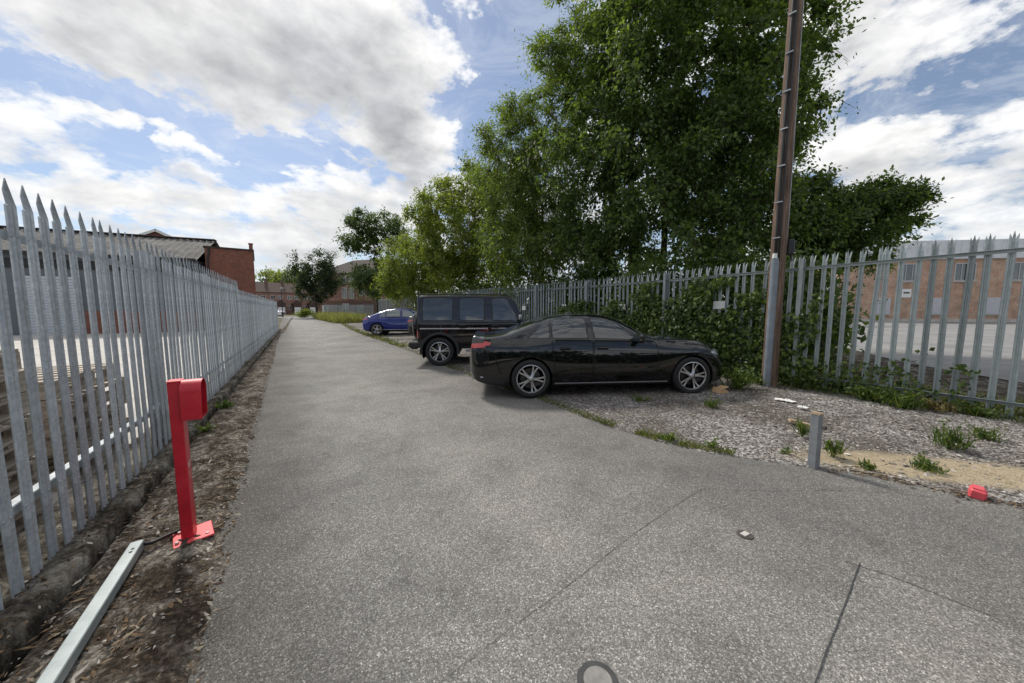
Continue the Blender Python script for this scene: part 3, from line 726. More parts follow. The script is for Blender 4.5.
class CarBody:
    def __init__(s, spec):
        L = spec['L']; ends = np.linspace(0,1,26)**1.6*.22
        xs = np.unique(np.round(np.concatenate([ends, np.arange(.22, L-.22, spec.get('dx',.0145)), L-ends]), 4)); s.xs = xs
        P = {}
        for k in ('zb','zt','ws','wm','zm','wsh','zsh','wb','zbelt','wr','zr'):
            tab = spec[k]; P[k] = pchip([a for a,_ in tab], [b for _,b in tab], xs) if hasattr(tab, '__len__') else np.full(len(xs), float(tab))
        sc = P['wm']/max(P['wm'])
        for k in ('ws','wsh','wb','wr'): P[k] = np.minimum(P[k], P['wm']-{'ws':.02,'wsh':.004,'wb':.012,'wr':.05}[k])
        zt, zb = P['zt'], P['zb']; h = zt-zb
        z6 = np.minimum(P['zr'], zt-.012*np.minimum(1,h/.3)); z5 = np.minimum(P['zbelt'], z6-.010); z4 = np.minimum(P['zsh'], z5-.012); z3 = np.minimum(P['zm'], z4-.02); z3 = np.maximum(z3, zb+.1*h)
        z4 = np.maximum(z4, z3+.01)
        ctrl = [(np.zeros_like(xs), zb), (P['ws']-.10, zb), (P['ws'], zb+np.minimum(.06,h*.1)), (P['wm'], z3), (P['wsh'], z4), (P['wb'], z5), (P['wr'], z6), (P['wr']*.62, z6+(zt-z6)*.78), (np.zeros_like(xs), zt)]
        seg = spec.get('seg', (3,3,16,16,6,24,6,8)); creases = spec.get('crease', (0,2,5,8)); rows = []; sp = []
        for k in range(8):
            n = seg[k]; c = ctrl
            p1, p2 = c[k], c[k+1]; p0 = c[k-1] if k > 0 and k not in creases else None; p3 = c[k+2] if k+2 <= 8 and (k+1) not in creases else None
            for i in range(n):
                t = i/n; o = []
                for d in (0,1):
                    a, b = p1[d], p2[d]
                    z0 = p0[d] if p0 is not None else a-(b-a); z3_ = p3[d] if p3 is not None else b+(b-a)
                    o.append(.5*(2*a+(b-z0)*t+(2*z0-5*a+4*b-z3_)*t*t+(3*a-z0-3*b+z3_)*t**3))
                if k == 5: o[0] = o[0]+spec.get('tumble',.018)*math.sin(math.pi*t)
                if k == 7: o[1] = p1[1]+(p2[1]-p1[1])*math.sin(t*math.pi/2)
                rows.append(o); sp.append(k+t)
        rows.append(list(ctrl[8])); sp.append(8.0)
        Y = np.array([r[0] for r in rows]); Z = np.array([r[1] for r in rows]); s.s = np.array(sp)   # (j, i)
        if 'arch' in spec:      # snap grid points near the wheel-arch circle on to it
            for wx, wz, wr in spec['arch']:
                X = np.broadcast_to(xs, Y.shape).copy(); dx, dz = X-wx, Z-wz; rr = np.hypot(dx, dz)
        nj, ni = Y.shape; X = np.broadcast_to(xs, (nj, ni)).copy()
        for wx, wz, wr in spec['arch']:
            dx, dz = X-wx, Z-wz; rr = np.hypot(dx, dz); m = (abs(rr-wr) < .0105) & (Y > .5)
            k = np.where(m, wr/np.maximum(rr,1e-6), 1); X = wx+dx*k; Z = np.where(m, wz+dz*k, Z)
        s.X, s.Y, s.Z, s.nj, s.ni = X, Y, Z, nj, ni; s.P = P
        Vr = np.stack([X, -Y, Z], -1).reshape(-1,3); Vl = np.stack([X, Y, Z], -1).reshape(-1,3); s.V = np.concatenate([Vr, Vl])
        jj, ii = np.meshgrid(np.arange(nj-1), np.arange(ni-1), indexing='ij'); a = jj*ni+ii
        q = np.stack([a, a+1, a+ni+1, a+ni], -1).reshape(-1,4); s.Q = np.concatenate([q, q[:, ::-1]+nj*ni])
        c = lambda A: (A[:-1,:-1]+A[1:,:-1]+A[:-1,1:]+A[1:,1:]).reshape(-1)/4
        s.cx, s.cy, s.cz = c(X), c(Y), c(Z); s.cs = c(np.broadcast_to(s.s[:,None], (nj,ni)))
        s.side = np.concatenate([np.zeros(len(q),int), np.ones(len(q),int)]); s.cx, s.cy, s.cz, s.cs = [np.tile(v,2) for v in (s.cx,s.cy,s.cz,s.cs)]
        s.lab = np.zeros(len(s.Q), int); s.names = {0:'body'}
        for wx, wz, wr in spec['arch']: s.lab[(np.hypot(s.cx-wx, s.cz-wz) < wr) & (s.cy > .5)] = -1
    def zrel(s): return s.cs
    def mark(s, mask, code, name=None, over=(0,)):
        m = mask & np.isin(s.lab, over); s.lab[m] = code
        if name: s.names[code] = name
    def part(s, codes, name, mats, parent, mi_of=None, offset=0.0):
        m = np.isin(s.lab, codes)
        if not m.any(): return None
        q = s.Q[m]; u, inv = np.unique(q, return_inverse=True); V = s.V[u].copy()
        mi = None
        if mi_of: mi = np.array([mi_of.get(c, 0) for c in s.lab[m]])
        return np_mesh(name, V, inv.reshape(-1,4), mats, parent, True, mi)
def wheel(parent, loc, r, rr, flip, spokes=5, double=True, width=.235, bright='alloy', k0=0.0, rubbermat='rubber'):
    mb = MB(); w = width/2
    mb.lathe([(rr-.004,-w*.75),(rr+.012,-w*.93),(r*.9,-w*1.0),(r*.965,-w*.9),(r,-w*.66),(r,w*.66),(r*.965,w*.9),(r*.9,w),(rr+.012,w*.93),(rr-.004,w*.75)], 48)
    for g in (-.35, 0, .35): pass
    o = mb.build('wheel', M[rubbermat], parent, True, loc=loc); o.rotation_euler = (0, R(23)+k0, math.pi if flip else 0)
    mb = MB()   # outer face is -y
    mb.lathe([(rr+.006,-w*.93),(rr-.008,-w*.95),(rr-.018,-w*.80),(rr-.030,-w*.2),(rr-.03,w*.7)], 48, mi=1)
    mb.lathe([(rr+.007,-w*.945),(rr-.006,-w*.965),(rr-.012,-w*.90)], 48, mi=0)
    for k in range(spokes):
        a = 2*math.pi*k/spokes
        for dlt in ((-.135,.135) if double else (0,)):
            pts = []
            for t in np.linspace(0, 1, 6):
                rad = .045+(rr-.018-.045)*t; an = a+dlt*(.55+.75*t); pts.append((rad*math.cos(an), rad*math.sin(an), -w*(.90-.18*math.sin(math.pi*min(1,t*1.0))*.6)))
            hw = [.022,.015,.0125,.0115,.012,.015] if double else [.045,.036,.03,.03,.036,.05]
            hw = [h*rr/.235 for h in hw]
            v = []
            for i, (x, z, y) in enumerate(pts):
                dx = pts[min(i+1,5)][0]-pts[max(i-1,0)][0]; dz = pts[min(i+1,5)][1]-pts[max(i-1,0)][1]; l = math.hypot(dx,dz); tx, tz = -dz/l, dx/l
                v += [(x+tx*hw[i], y, z+tz*hw[i]), (x-tx*hw[i], y, z-tz*hw[i]), (x-tx*hw[i]*1.15, y+.04, z-tz*hw[i]*1.15), (x+tx*hw[i]*1.15, y+.04, z+tz*hw[i]*1.15)]
            f = []
            for i in range(5):
                for q in range(4): f.append((i*4+q, i*4+(q+1)%4, i*4+4+(q+1)%4, i*4+4+q))
            n0 = len(mb.f); mb.add(v, f, 0)
            for i in range(n0, len(mb.f)):
                if (i-n0) % 4 != 0: mb.m[i] = 1
    mb.lathe([(0,-w*.93),(.024,-w*.93),(.030,-w*.90),(.042,-w*.84),(.05,-w*.5)], 20, mi=0)
    mb.build('rim', [M[bright], M['darkalloy']], o)
    mb = MB(); mb.lathe([(0,-w*.25),(rr*.72,-w*.25),(rr*.72,-w*.1),(0,-w*.1)], 32); mb.box((rr*.5,-w*.3,.1),(.09,.05,.16),bev=.01); mb.build('brake_disc', M['disc'], o)
    return o
def liner(parent, wx, wz, r, halfw):
    n = 20
    for sg in (-1, 1):
        v = []
        for y in (sg*(halfw-.015), sg*(halfw-.36)):
            for k in range(n+1):
                w = math.pi*1.25*k/n-math.pi*.125; v.append((wx+(r+.012)*math.cos(w), y, wz+(r+.012)*math.sin(w)))
        f = [(k, k+1, n+1+k+1, n+1+k) for k in range(n)]+[tuple(n+1+k for k in range(n+1))]
        MB().add(v, f).build('wheel_arch_liner', M['black'], parent)
def mirror_(parent, x, y, z, m, sgn, big=1.0):
    mb = MB(); mb.box((x, sgn*(y+.11), z+.02), (.10*big,.2*big,.13*big), R(-8*sgn), bev=.032*big, mi=0); mb.box((x-.051*big, sgn*(y+.115), z+.02), (.004,.16*big,.095*big), R(-8*sgn), mi=1)
    mb.box((x+.01, sgn*(y+.0), z-.04), (.07,.12,.03), mi=2); mb.build('wing_mirror', [m, M['glass'], M['plastic']], parent, True, auto=30)
def handle(parent, x, y, z, sgn, m, L=.19):
    # parent is the door
    mb = MB(); mb.box((x, sgn*(y-.004), z), (L*.95,.014,.052), bev=.006, mi=1); mb.box((x, sgn*(y+.016), z+.008), (L,.02,.022), bev=.006, mi=0); mb.build('door_handle', [m, M['gap']], parent)
def vehicle(name, label, cat, spec, place, ang, zfun=None):
    r = empty(name, place, ang, label, cat); B = CarBody(spec); m = spec['mat']; X, Yc, Z, S = B.cx, B.cy, B.cz, B.cs
    H = spec['wh']       # approximate height of side glass in metres to measure corner radii
    zz = np.where(S >= 5, (S-5)*H, -1)
    code = 10; parts = []
    for wq in spec['side_windows']:
        q = [(wq[0],.06*H),(wq[1],.06*H),(wq[3],.93*H),(wq[2],.93*H)]
        d = quad_d(X, zz, q, spec.get('wrad',.03)); on = (S > 5) & (S < 6)
        B.mark(on & (d > .012) , code, 'side_window'); B.mark(on & (d > -.014) & (d <= .012), 1, 'trim'); parts.append((code, 'side_window', M[wq[4] if len(wq) > 4 else 'glass'])); code += 1
    for nm, x0, x1, s0, mt in spec['screens']:
        on = (S > s0) & (X > x0) & (X < x1); B.mark(on, code, nm, (0,)); parts.append((code, nm, mt)); code += 1
    for nm, q, mt in spec['lamps']:
        d = quad_d(X, Z, q, .02); on = (S > 2) & (d > 0) & (S < 7); B.mark(on, code, nm); parts.append((code, nm, mt)); code += 1
    doors = []
    for q in spec['doors']:
        d = quad_d(X, Z, q, .05); on = (S > 2) & (S < 5.0); B.mark(on & (d > .006), code, 'door'); B.mark(on & (d > -.008) & (d <= .006), 2, 'gap'); doors.append((code, q)); code += 1
    for q in spec.get('gaps', []):     # thin shut lines: (x0,z0,x1,z1)
        ax, az, bx, bz = q; ex, ez = bx-ax, bz-az; L = math.hypot(ex, ez); t = ((X-ax)*ex+(Z-az)*ez)/L; dd = abs((X-ax)*ez-(Z-az)*ex)/L
        B.mark((t > 0) & (t < L) & (dd < .0065) & (S > 2) & (S < 7), 2)
    lower = spec.get('lower')
    if lower: B.mark((Z < lower(X)) & (S < 3.6), 3)
    B.part((0,1,2,3), 'body', [m, M['gap'], M['plastic']], r, {0:0, 1:2, 2:1, 3:2})
    for c, nm, mt in parts:
        for sd in (0, 1):
            if nm in ('windscreen','rear_window','sunroof'):
                if sd: continue
                B.part((c,), nm, mt, r); continue
            keep = B.lab.copy(); B.lab = np.where((B.lab == c) & (B.side != sd), -9, B.lab); B.part((c,), nm, mt, r); B.lab = keep
    for c, q in doors:
        for sd in (0, 1):
            keep = B.lab.copy(); B.lab = np.where((B.lab == c) & (B.side != sd), -9, B.lab); o = B.part((c,), 'door', m, r); B.lab = keep
            if o is not None:
                hx, hz, hy = spec['handle'](q)
                handle(o, hx, hy, hz, -1 if sd == 0 else 1, spec.get('handle_mat', m))
    for wx, wz, wr in spec['arch']: liner(r, wx, wz, wr, spec['hw'])
    for wx in spec['wheels'][0]:
        for sg in (-1, 1):
            wheel(r, (wx, sg*spec['track'], spec['wheels'][1]), spec['wheels'][1], spec['wheels'][2], sg > 0, k0=random.uniform(0,1.2), **spec.get('wheelkw', {}))
    return r, B
W9 = lambda q: (q[0][0]+.20, .82, .89)

# ---- black saloon
sal = dict(L=4.71, mat=M['paint_black'], hw=.90, wh=.36, wrad=.03, tumble=.02,
    zb=[(0,.40),(.06,.33),(.15,.27),(.4,.22),(.8,.19),(1.06,.185),(1.5,.18),(3.3,.18),(3.91,.18),(4.3,.19),(4.55,.215),(4.66,.27),(4.71,.36)],
    zt=[(0,.70),(.025,.86),(.05,1.0),(.07,1.082),(.10,1.092),(.20,1.078),(.42,1.088),(.56,1.108),(.85,1.205),(1.25,1.335),(1.55,1.402),(1.85,1.434),(2.1,1.436),(2.4,1.415),(2.65,1.36),(2.9,1.255),(3.15,1.12),(3.30,1.055),(3.45,1.04),(3.91,1.0),(4.2,.95),(4.42,.885),(4.58,.80),(4.66,.70),(4.71,.58)],
    wm=[(0,.60),(.05,.72),(.12,.80),(.25,.86),(.5,.89),(.9,.91),(1.3,.913),(3.3,.913),(3.7,.91),(4.1,.90),(4.35,.86),(4.5,.79),(4.6,.70),(4.67,.60),(4.71,.48)],
    zm=[(0,.58),(.3,.56),(1.06,.60),(1.6,.50),(3.2,.48),(3.91,.56),(4.5,.5),(4.71,.45)],
    ws=.86, wsh=[(0,.7),(.3,.845),(1,.893),(1.8,.885),(3,.885),(3.9,.90),(4.3,.86),(4.71,.5)], zsh=[(0,.83),(.5,.86),(1.06,.85),(2,.82),(3.2,.79),(3.9,.79),(4.4,.70),(4.71,.5)],
    wb=[(0,.64),(.3,.79),(1,.83),(1.6,.84),(3.1,.835),(3.5,.82),(4.1,.80),(4.5,.66),(4.71,.4)], zbelt=[(0,.98),(.4,1.02),(.95,1.02),(1.5,1.005),(2.2,.985),(3.0,.965),(3.4,.955),(3.9,.92),(4.4,.80),(4.71,.55)],
    wr=[(0,.56),(.4,.66),(.8,.655),(1.3,.60),(1.8,.58),(2.25,.575),(2.6,.60),(2.95,.66),(3.25,.72),(3.5,.71),(4.2,.62),(4.71,.34)],
    zr=[(0,2),(.30,1.062),(.55,1.085),(.85,1.165),(1.25,1.285),(1.55,1.348),(1.85,1.378),(2.1,1.38),(2.35,1.36),(2.6,1.305),(2.9,1.165),(3.12,1.045),(3.25,1.0),(3.45,.995),(4.0,.965),(4.4,.87),(4.71,2)],
    arch=[(1.06,.335,.372),(3.91,.335,.372)], wheels=((1.06,3.91),.335,.242), track=.80,
    side_windows=[(1.00,1.40,1.32,1.40),(1.44,2.07,1.44,2.05),(2.18,3.02,2.15,2.58)],
    screens=[('rear_window',.60,1.38,6.12,M['glass']),('windscreen',2.52,3.24,6.1,M['glass'])],
    lamps=[('tail_light',[(0,.85),(.20,.87),(.40,.945),(.33,.985),(.02,.935)],M['taillamp']),('headlight',[(4.25,.735),(4.7,.60),(4.68,.70),(4.36,.80)],M['headlamp'])],
    doors=[[(1.50,.27),(2.13,.27),(2.14,.975),(1.43,.985)],[(2.16,.27),(3.22,.27),(3.32,.60),(3.26,.945),(2.17,.97)]], handle=lambda q: (q[0][0]+.16, .845, .888),
    gaps=[(3.3,.965,4.35,.835),(.42,1.02,.07,.96),(.55,.42,.40,.86),(4.2,.5,4.28,.735)], lower=lambda x: np.where(x < .6, .34, np.where(x > 4.3, .30, .215)), handle_mat=M['paint_black'])
A0 = G(531, 399); A1 = G(695, 393, .07); dv = (A1-A0); ang = math.atan2(dv.y, dv.x); dh = Vector((math.cos(ang), math.sin(ang), 0))
lat = Vector((-dh.y, dh.x, 0)); near_off = .80+.115
def place_by_wheel(Wp, xw, ang_, off): 
    d_ = Vector((math.cos(ang_), math.sin(ang_), 0)); l_ = Vector((-d_.y, d_.x, 0)); return Wp-d_*xw+l_*off
org = place_by_wheel(Vector((A0.x, A0.y, 0)), 1.06, ang, .90)
saloon, SB = vehicle('saloon_car', 'glossy black four-door saloon parked on the gravel, nearest of the cars', 'car', sal, org+Vector((0,0,.006)), ang)
saloon.rotation_euler[1] = -.010
mb = MB(); mb.box((2.47,-.895,.245), (2.0,.012,.022), bev=.004); mb.build('sill_trim', M['trim'], saloon)
mb = MB(); mb.box((2.47,.895,.245), (2.0,.012,.022), bev=.004); mb.build('sill_trim', M['trim'], saloon)
for sg in (-1,1): mirror_(saloon, 2.93, .85, 1.0, M['paint_black'], sg, 1.25)
for sg in (-1,1):
    mb = MB(); mb.lathe([(.052,-.09),(.052,.06),(.044,.06),(.044,-.09)], 18, 'Y'); 
    o = mb.build('exhaust_tip', M['chrome'], saloon, True, loc=(.10,sg*.58,.335), rot=(0,0,R(90)))
    mb = MB(); mb.box((.24,sg*.83,.37),(.10,.03,.022),bev=.005); mb.build('rear_reflector', M['headlamp'], saloon)
mb = MB(); mb.box((1.9,0,1.447), (.16,.05,.05), taper=.5, bev=.008); mb.build('roof_aerial', M['paint_black'], saloon)

# ---- black boxy off-roader
Wb = .88
suv = dict(L=4.40, mat=M['paint_suv'], hw=.93, wh=.66, wrad=.075, tumble=.008, dx=.0165, crease=(0,2,5,6,8),
    zb=[(0,.56),(.05,.50),(.4,.46),(4.2,.46),(4.40,.56)],
    zt=[(0,1.80),(.012,1.90),(.05,1.945),(.2,1.962),(1.2,1.972),(2.3,1.965),(2.48,1.95),(2.56,1.925),(2.72,1.72),(2.98,1.30),(3.02,1.255),(3.3,1.25),(4.15,1.20),(4.32,1.18),(4.37,1.12),(4.40,1.0)],
    wm=[(0,.80),(.02,.86),(.06,.885),(.15,.893),(4.1,.893),(4.28,.88),(4.36,.85),(4.40,.78)], zm=.72, ws=.86, wsh=.892, zsh=1.10, wb=.875, zbelt=1.19,
    wr=[(0,.70),(.05,.745),(.3,.76),(2.5,.755),(2.75,.78),(3.0,.84),(3.3,.83),(4.40,.80)],
    zr=[(0,3),(.06,1.88),(.3,1.895),(1.2,1.905),(2.3,1.90),(2.46,1.885),(2.54,1.86),(2.72,1.66),(2.98,1.245),(3.05,1.225),(4.1,1.175),(4.40,3)],
    arch=[(.62,.39,.47),(3.48,.39,.47)], wheels=((.62,3.48),.39,.262), track=.80, wheelkw=dict(width=.26),
    side_windows=[(.16,.98,.18,.98),(1.17,1.84,1.17,1.84),(2.06,2.84,2.04,2.46)], screens=[('windscreen',2.60,2.95,6.15,M['glass']),('rear_window',.0,.012,6.5,M['glass'])],
    lamps=[('tail_light',[(0,.78),(.045,.78),(.045,.94),(0,.94)],M['taillamp'])],
    doors=[[(1.18,.56),(1.98,.56),(1.98,1.18),(1.08,1.18)],[(2.01,.56),(2.96,.56),(2.96,1.18),(2.01,1.18)]], handle=lambda q: (q[0][0]+.12 if q[0][0] > 1.9 else 1.24, 1.085, .90),
    gaps=[(3.06,1.14,4.34,1.10),(.02,1.0,.02,1.8)], handle_mat=M['paint_suv'], lower=lambda x: np.where(x<.3,.62,.53))
W0 = G(440, 366); org2 = place_by_wheel(Vector((W0.x, W0.y, 0)), .62, ang+R(1), .91)
offr, OB = vehicle('off_road_car', 'tall boxy black off-roader with three square side windows, parked behind the black saloon', 'car', suv, org2, ang+R(1))
def flare(parent, wx, wz, r, sg, y, m):
    mb = MB(); n = 26; v = []
    prof = [(0,-.02),(.005,.045),(.028,.055),(.075,.038),(.085,-.02)]
    for k in range(n+1):
        w = math.pi*1.09*k/n-math.pi*.045
        for dr, dy in prof: 
            flat = max(abs(math.cos(w)), abs(math.sin(w)))**.25
            v.append((wx+(r+dr-.004)*math.cos(w), sg*(y+dy), wz+(r+dr-.004)*math.sin(w)*.97))
    f = [(k*5+i,k*5+i+1,(k+1)*5+i+1,(k+1)*5+i) for k in range(n) for i in range(4)]
    mb.add(v, f); mb.build('wheel_flare', m, parent, True, auto=50)
for sg in (-1,1):
    for wx in (.62,3.48): flare(offr, wx, .40, .465, sg, .89, M['plastic'])
    mb = MB(); mb.box((.68, sg*.905, 1.015), (1.16,.03,.038), bev=.008); mb.box((1.57,sg*.905,1.015),(.74,.03,.038),bev=.008); mb.box((2.48,sg*.905,1.015),(.92,.03,.038),bev=.008); mb.build('rub_strip', M['chrome'], offr)
    mb = MB(); mb.box((2.15, sg*.95, .43), (1.65,.15,.055), bev=.02); mb.build('side_step', M['steel'], offr)
    mirror_(offr, 2.80, .86, 1.30, M['chrome'], sg, 1.2)
    mb = MB(); mb.box((1.27, sg*.815, 1.965-.02), (2.45,.03,.03), bev=.008); mb.build('roof_gutter', M['plastic'], offr)
    mb = MB(); mb.box((4.0, sg*.78, 1.20), (.2,.13,.07), bev=.02); mb.build('indicator', M['headlamp'], offr)
mb = MB(); mb.box((-.07,0,.56), (.22,1.78,.20), bev=.04); mb.box((-.02,-.83,.58),(.4,.14,.16),bev=.03); mb.box((-.02,.83,.58),(.4,.14,.16),bev=.03); mb.build('rear_bumper', M['plastic'], offr)
mb = MB(); mb.box((4.44,0,.60), (.26,1.78,.22), bev=.04); mb.build('front_bumper', M['plastic'], offr)
mb = MB(); mb.lathe([(0,.0),(.2,.0),(.34,.02),(.37,.06),(.38,.2),(.34,.22),(0,.22)], 36, 'Y'); mb.build('spare_wheel_cover', M['paint_suv'], offr, True, loc=(-.01,0.08,1.06), rot=(0,0,R(90)), auto=40)

# ---- blue crossover
blu = dict(L=4.66, mat=M['paint_blue'], hw=.92, wh=.36, wrad=.04, dx=.022,
    zb=[(0,.45),(.08,.34),(.3,.25),(1,.22),(4,.22),(4.5,.27),(4.66,.4)],
    zt=[(0,.88),(.04,.99),(.12,1.06),(.3,1.12),(.6,1.24),(1.0,1.40),(1.5,1.52),(2.1,1.56),(2.6,1.54),(3.0,1.43),(3.4,1.22),(3.65,1.09),(4.1,1.02),(4.45,.90),(4.6,.76),(4.66,.62)],
    wm=[(0,.66),(.08,.8),(.25,.88),(.7,.93),(1.2,.94),(3.6,.935),(4.2,.91),(4.5,.8),(4.66,.55)], zm=[(0,.68),(1,.68),(2,.52),(3.8,.62),(4.66,.5)], ws=.88,
    wsh=[(0,.64),(.5,.89),(1,.92),(2,.9),(3.8,.91),(4.66,.5)], zsh=[(0,.90),(.9,.93),(2,.88),(3.8,.88),(4.66,.55)], wb=[(0,.6),(.5,.82),(1.2,.86),(3.2,.86),(3.6,.84),(4.66,.45)], zbelt=[(0,1.0),(.5,1.07),(1.2,1.07),(3.3,1.03),(4.2,.93),(4.66,.6)],
    wr=[(0,.5),(.5,.66),(1.2,.62),(2.4,.60),(3.0,.66),(3.5,.76),(4.66,.36)], zr=[(0,3),(.4,1.13),(.7,1.23),(1.0,1.33),(1.5,1.45),(2.1,1.50),(2.5,1.48),(2.9,1.36),(3.3,1.13),(3.5,1.05),(4.3,.93),(4.66,3)],
    arch=[(.88,.36,.405),(3.78,.36,.405)], wheels=((.88,3.78),.36,.25), track=.82,
    side_windows=[(.92,1.35,1.22,1.35,'glass_pale'),(1.4,2.2,1.4,2.18,'glass_pale'),(2.3,3.3,2.28,2.85,'glass_pale')], screens=[('rear_window',.3,1.1,6.15,M['glass_pale']),('windscreen',2.8,3.6,6.15,M['glass_pale'])],
    lamps=[('tail_light',[(0,.88),(.34,.96),(.34,1.01),(.02,.96)],M['taillamp']),('headlight',[(4.2,.80),(4.6,.66),(4.6,.76),(4.3,.88)],M['headlamp'])],
    doors=[[(1.42,.36),(2.22,.36),(2.22,1.04),(1.38,1.05)],[(2.26,.36),(3.3,.36),(3.4,.7),(3.36,1.0),(2.26,1.04)]], handle=lambda q: (q[0][0]+.15, .92, .905), gaps=[], lower=lambda x: .33+0*x, handle_mat=M['paint_blue'])
W0 = G(377, 336); org3 = place_by_wheel(Vector((W0.x, W0.y, .015)), .88, ang+R(2), .93)
bluecar, _ = vehicle('crossover_car', 'bright blue crossover with sloping tail parked furthest along the gravel strip', 'car', blu, org3, ang+R(2))
for sg in (-1,1):
    mirror_(bluecar, 3.2, .87, 1.07, M['paint_blue'], sg)
    mb = MB(); mb.box((2.33, sg*.925,.355), (2.2,.014,.03), bev=.004); mb.build('sill_trim', M['chrome'], bluecar)
# ---- dark hatchback mostly hidden behind the off-roader
hat = dict(blu); hat.update(mat=M['paint_dark'], L=4.66, side_windows=[(.92,1.35,1.1,1.35,'glass'),(1.4,2.2,1.4,2.18,'glass'),(2.3,3.3,2.28,2.85,'glass')], screens=[('rear_window',.12,.62,6.1,M['glass_pale']),('windscreen',2.8,3.6,6.15,M['glass_pale'])],
    zt=[(0,.95),(.05,1.10),(.14,1.16),(.4,1.36),(.62,1.47),(1.0,1.51),(1.5,1.53),(2.1,1.54),(2.6,1.51),(3.0,1.41),(3.4,1.22),(3.65,1.09),(4.1,1.02),(4.45,.90),(4.6,.76),(4.66,.62)],
    zr=[(0,3),(.16,1.15),(.4,1.32),(.62,1.41),(1.0,1.45),(1.5,1.47),(2.1,1.48),(2.5,1.46),(2.9,1.34),(3.3,1.13),(3.5,1.05),(4.3,.93),(4.66,3)], handle_mat=M['paint_dark'])
hatch, _ = vehicle('hatchback_car', 'dark grey hatchback mostly hidden between the blue crossover and the black off-roader', 'car', hat, At(405, 330, 16.6)*1.0+Vector((0,.9,0))-Vector((0,0,At(405,330,16.6).z-.03)), ang+R(2))
# ================================================================ TREES AND PLANTS
def leaves(name, P, D, N, L, W, mat, parent=None, fold=.25, kind=None, loc=None):
    """one rhombic folded leaf per row: root P, direction D, face normal N, length L, width W"""
    D = unit(D); S = unit(np.cross(D, N)); N2 = np.cross(S, D); L = L[:,None]; W = W[:,None]
    mid = P+D*L*.45; V = np.stack([P, mid+S*W*.5-N2*W*fold, P+D*L-N2*L*.12, mid-S*W*.5-N2*W*fold], 1).reshape(-1,3)
    if loc is not None: V = V-np.array(loc)
    n = len(P); Q = np.arange(4*n).reshape(-1,4)
    o = np_mesh(name, V, Q, mat, parent, smooth=False)
    if loc is not None and parent is None: o.location = loc
    if kind: tag(o, kind=kind)
    return o
def rnd_dirs(n): return unit(rng.normal(size=(n,3)))
def blob(px, py, Y, rpx, rpy, rd): c = At(px, py, Y); return np.array(c), np.array((rpx/FPX*Y, rd, rpy/FPX*Y))
